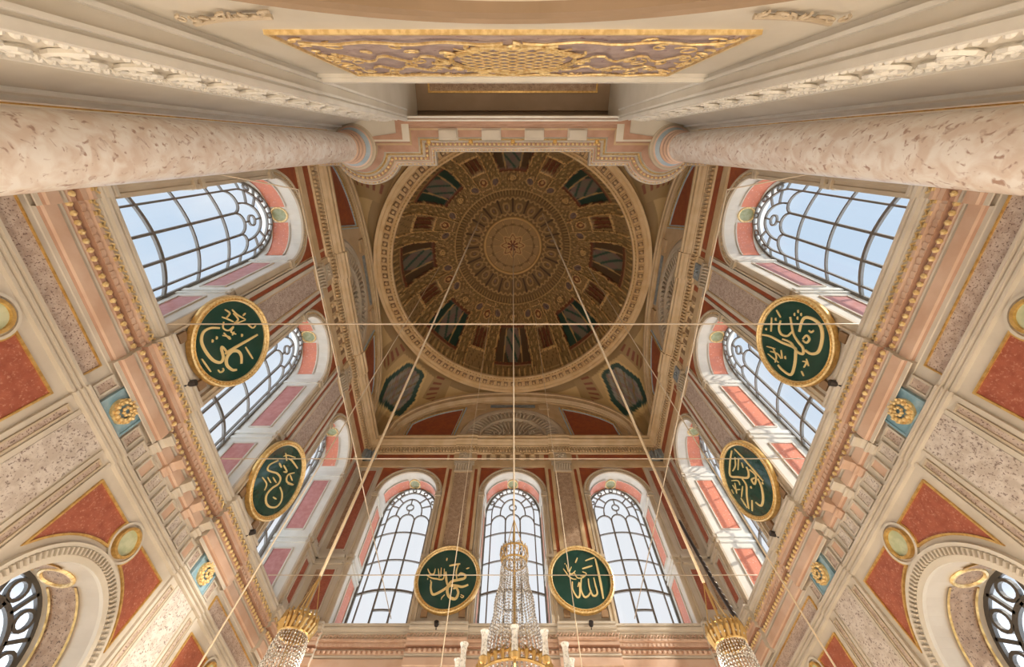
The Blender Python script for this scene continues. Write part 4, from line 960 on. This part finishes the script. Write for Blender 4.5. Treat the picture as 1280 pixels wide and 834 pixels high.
def cable(name, pts, r, m, label, cat, group=None, n=6, sag=0.0):
    root = MB(); P = [Vector(p) for p in pts]
    if len(P) == 2:
        P = [P[0].lerp(P[1], i/24)-Vector((0, 0, sag*4*(i/24)*(1-i/24))) for i in range(25)]
        if isinstance(r, tuple): r = [r[0]+(r[1]-r[0])*i/24 for i in range(25)]
    root.tube(P, r, n); o = root.build(name, m, None, True); return tag(o, label, cat, group)
def domez(x, y):
    r2 = x*x+(y-DY)**2
    return 17.6+5.8*math.sqrt(max(0.0, 1-r2/(5.45**2)))-0.05
G1 = 'ropes that hang the chandeliers from the dome'
cable('hanging_rope', [(0.02, 5.30, 23.2), (0.02, 5.30, 4.42)], (0.03, 0.013), 'rope', 'cream rope dropping from the dome centre to the middle crystal chandelier', 'rope', G1)
cable('hanging_rope', [(-1.68, 3.40, domez(-1.68, 3.4)), (-1.68, 3.40, 2.26)], (0.03, 0.013), 'rope', 'thick cream rope crossing the dome on its left to the lower left chandelier', 'rope', G1)
cable('hanging_rope', [(1.64, 3.40, domez(1.64, 3.4)), (1.64, 3.40, 2.20)], (0.03, 0.013), 'rope', 'thick cream rope crossing the dome on its right to the lower right chandelier', 'rope', G1)
cable('hanging_rope', [(-4.0, 6.0, domez(-4.0, 6.0)), (-4.0, 6.0, 1.2)], 0.013, 'rope', 'thinner rope falling along the left of the dome towards the lower left corner', 'rope', G1)
cable('hanging_rope', [(4.1, 6.0, domez(4.1, 6.0)), (4.1, 6.0, 1.2)], 0.013, 'rope', 'thinner rope falling along the right of the dome towards the lower right corner', 'rope', G1)
cable('hanging_rope', [(-1.36, 8.9, domez(-1.36, 8.9)), (-1.36, 8.9, 3.0)], 0.011, 'rope', 'fine rope hanging just in front of the left calligraphy board of the far wall', 'rope', G1)
cable('hanging_rope', [(1.30, 8.9, domez(1.3, 8.9)), (1.30, 8.9, 3.0)], 0.011, 'rope', 'fine rope hanging just in front of the right calligraphy board of the far wall', 'rope', G1)
G2 = 'wires stretched across the hall at ledge height'
for y, l in ((2.87, 'pale wire spanning the hall nearest the columns, crossing below the dome'), (5.97, 'pale wire spanning the hall between the walls over the heads of the far windows'), (9.75, 'pale wire spanning the hall in front of the far wall calligraphy boards')):
    cable('support_wire', [(-6.13, y, 6.5), (6.13, y, 6.5)], 0.014 if y < 3 else 0.011, 'wire', l, 'wire', G2)
for sd, l in ((-1, 'pale wire running lengthwise towards the far wall on the left side'), (1, 'pale wire running lengthwise towards the far wall on the right side')):
    cable('support_wire', [(sd*6.14, 0.15, 6.9), (sd*3.32, 0.62, 6.56), (sd*3.32, 3.0, 6.56), (sd*3.32, 7.0, 6.56), (sd*3.32, 11.67, 6.56)], 0.012, 'wire', l, 'wire', G2)
# dark beaded power chain of the right chandelier
mb = MB(); P = [Vector((1.92, 3.66, 2.0)).lerp(Vector((2.6, 5.3, 4.4)), t) for t in [i/40 for i in range(41)]]
P = [p+Vector((0, 0.0, -0.12*4*(i/40)*(1-i/40))) for i, p in enumerate(P)]
mb.tube(P, 0.022, 7); ch = mb.build('power_chain', 'black_metal', None, True)
tag(ch, 'dark beaded chain slanting up from the lower right chandelier', 'chain')
mb = MB()
for p in P[2:26:2]: mb.octa(p+Vector((0, -0.02, -0.01)), 0.02, 0.02, 0.026)
mb.build('bead', 'crystal', ch)['kind'] = 'stuff'

# small black spotlights on the ledge
def spot(side, s_, label):
    F = FR[side]; p = F(s_, 0.14, 6.30)
    root = empty('spotlight', F(s_, 0.14, 6.24)); tag(root, label, 'spotlight', 'small spotlights on the ledge')
    mb = MB(); q = F(s_, 0.30, 6.36); q0 = F(s_, 0.14, 6.30)
    mb.tube([q0, Vector(q0).lerp(Vector(q), 0.4), q], [0.045, 0.06, 0.062], 12); adopt(mb.build('lamp_housing', 'black_metal', root), root)
    mb = MB(); mb.tube([F(s_, 0.10, 6.30), F(s_, 0.18, 6.24), F(s_, 0.20, 6.32)], 0.016, 6); adopt(mb.build('bracket', 'black_metal', root), root)
spot('left', -1.75, 'small black spotlight under the upper calligraphy board on the left wall')
spot('left', 2.25, 'small black spotlight under the lower calligraphy board on the left wall')
spot('right', -1.75, 'small black spotlight under the upper calligraphy board on the right wall')
spot('right', 2.30, 'small black spotlight under the lower calligraphy board on the right wall')
spot('far', -2.03, 'small black spotlight under the left calligraphy board of the far wall')
spot('far', 2.08, 'small black spotlight under the right calligraphy board of the far wall')
spot('far', 5.85, 'small black spotlight on the ledge in the far right corner of the hall')
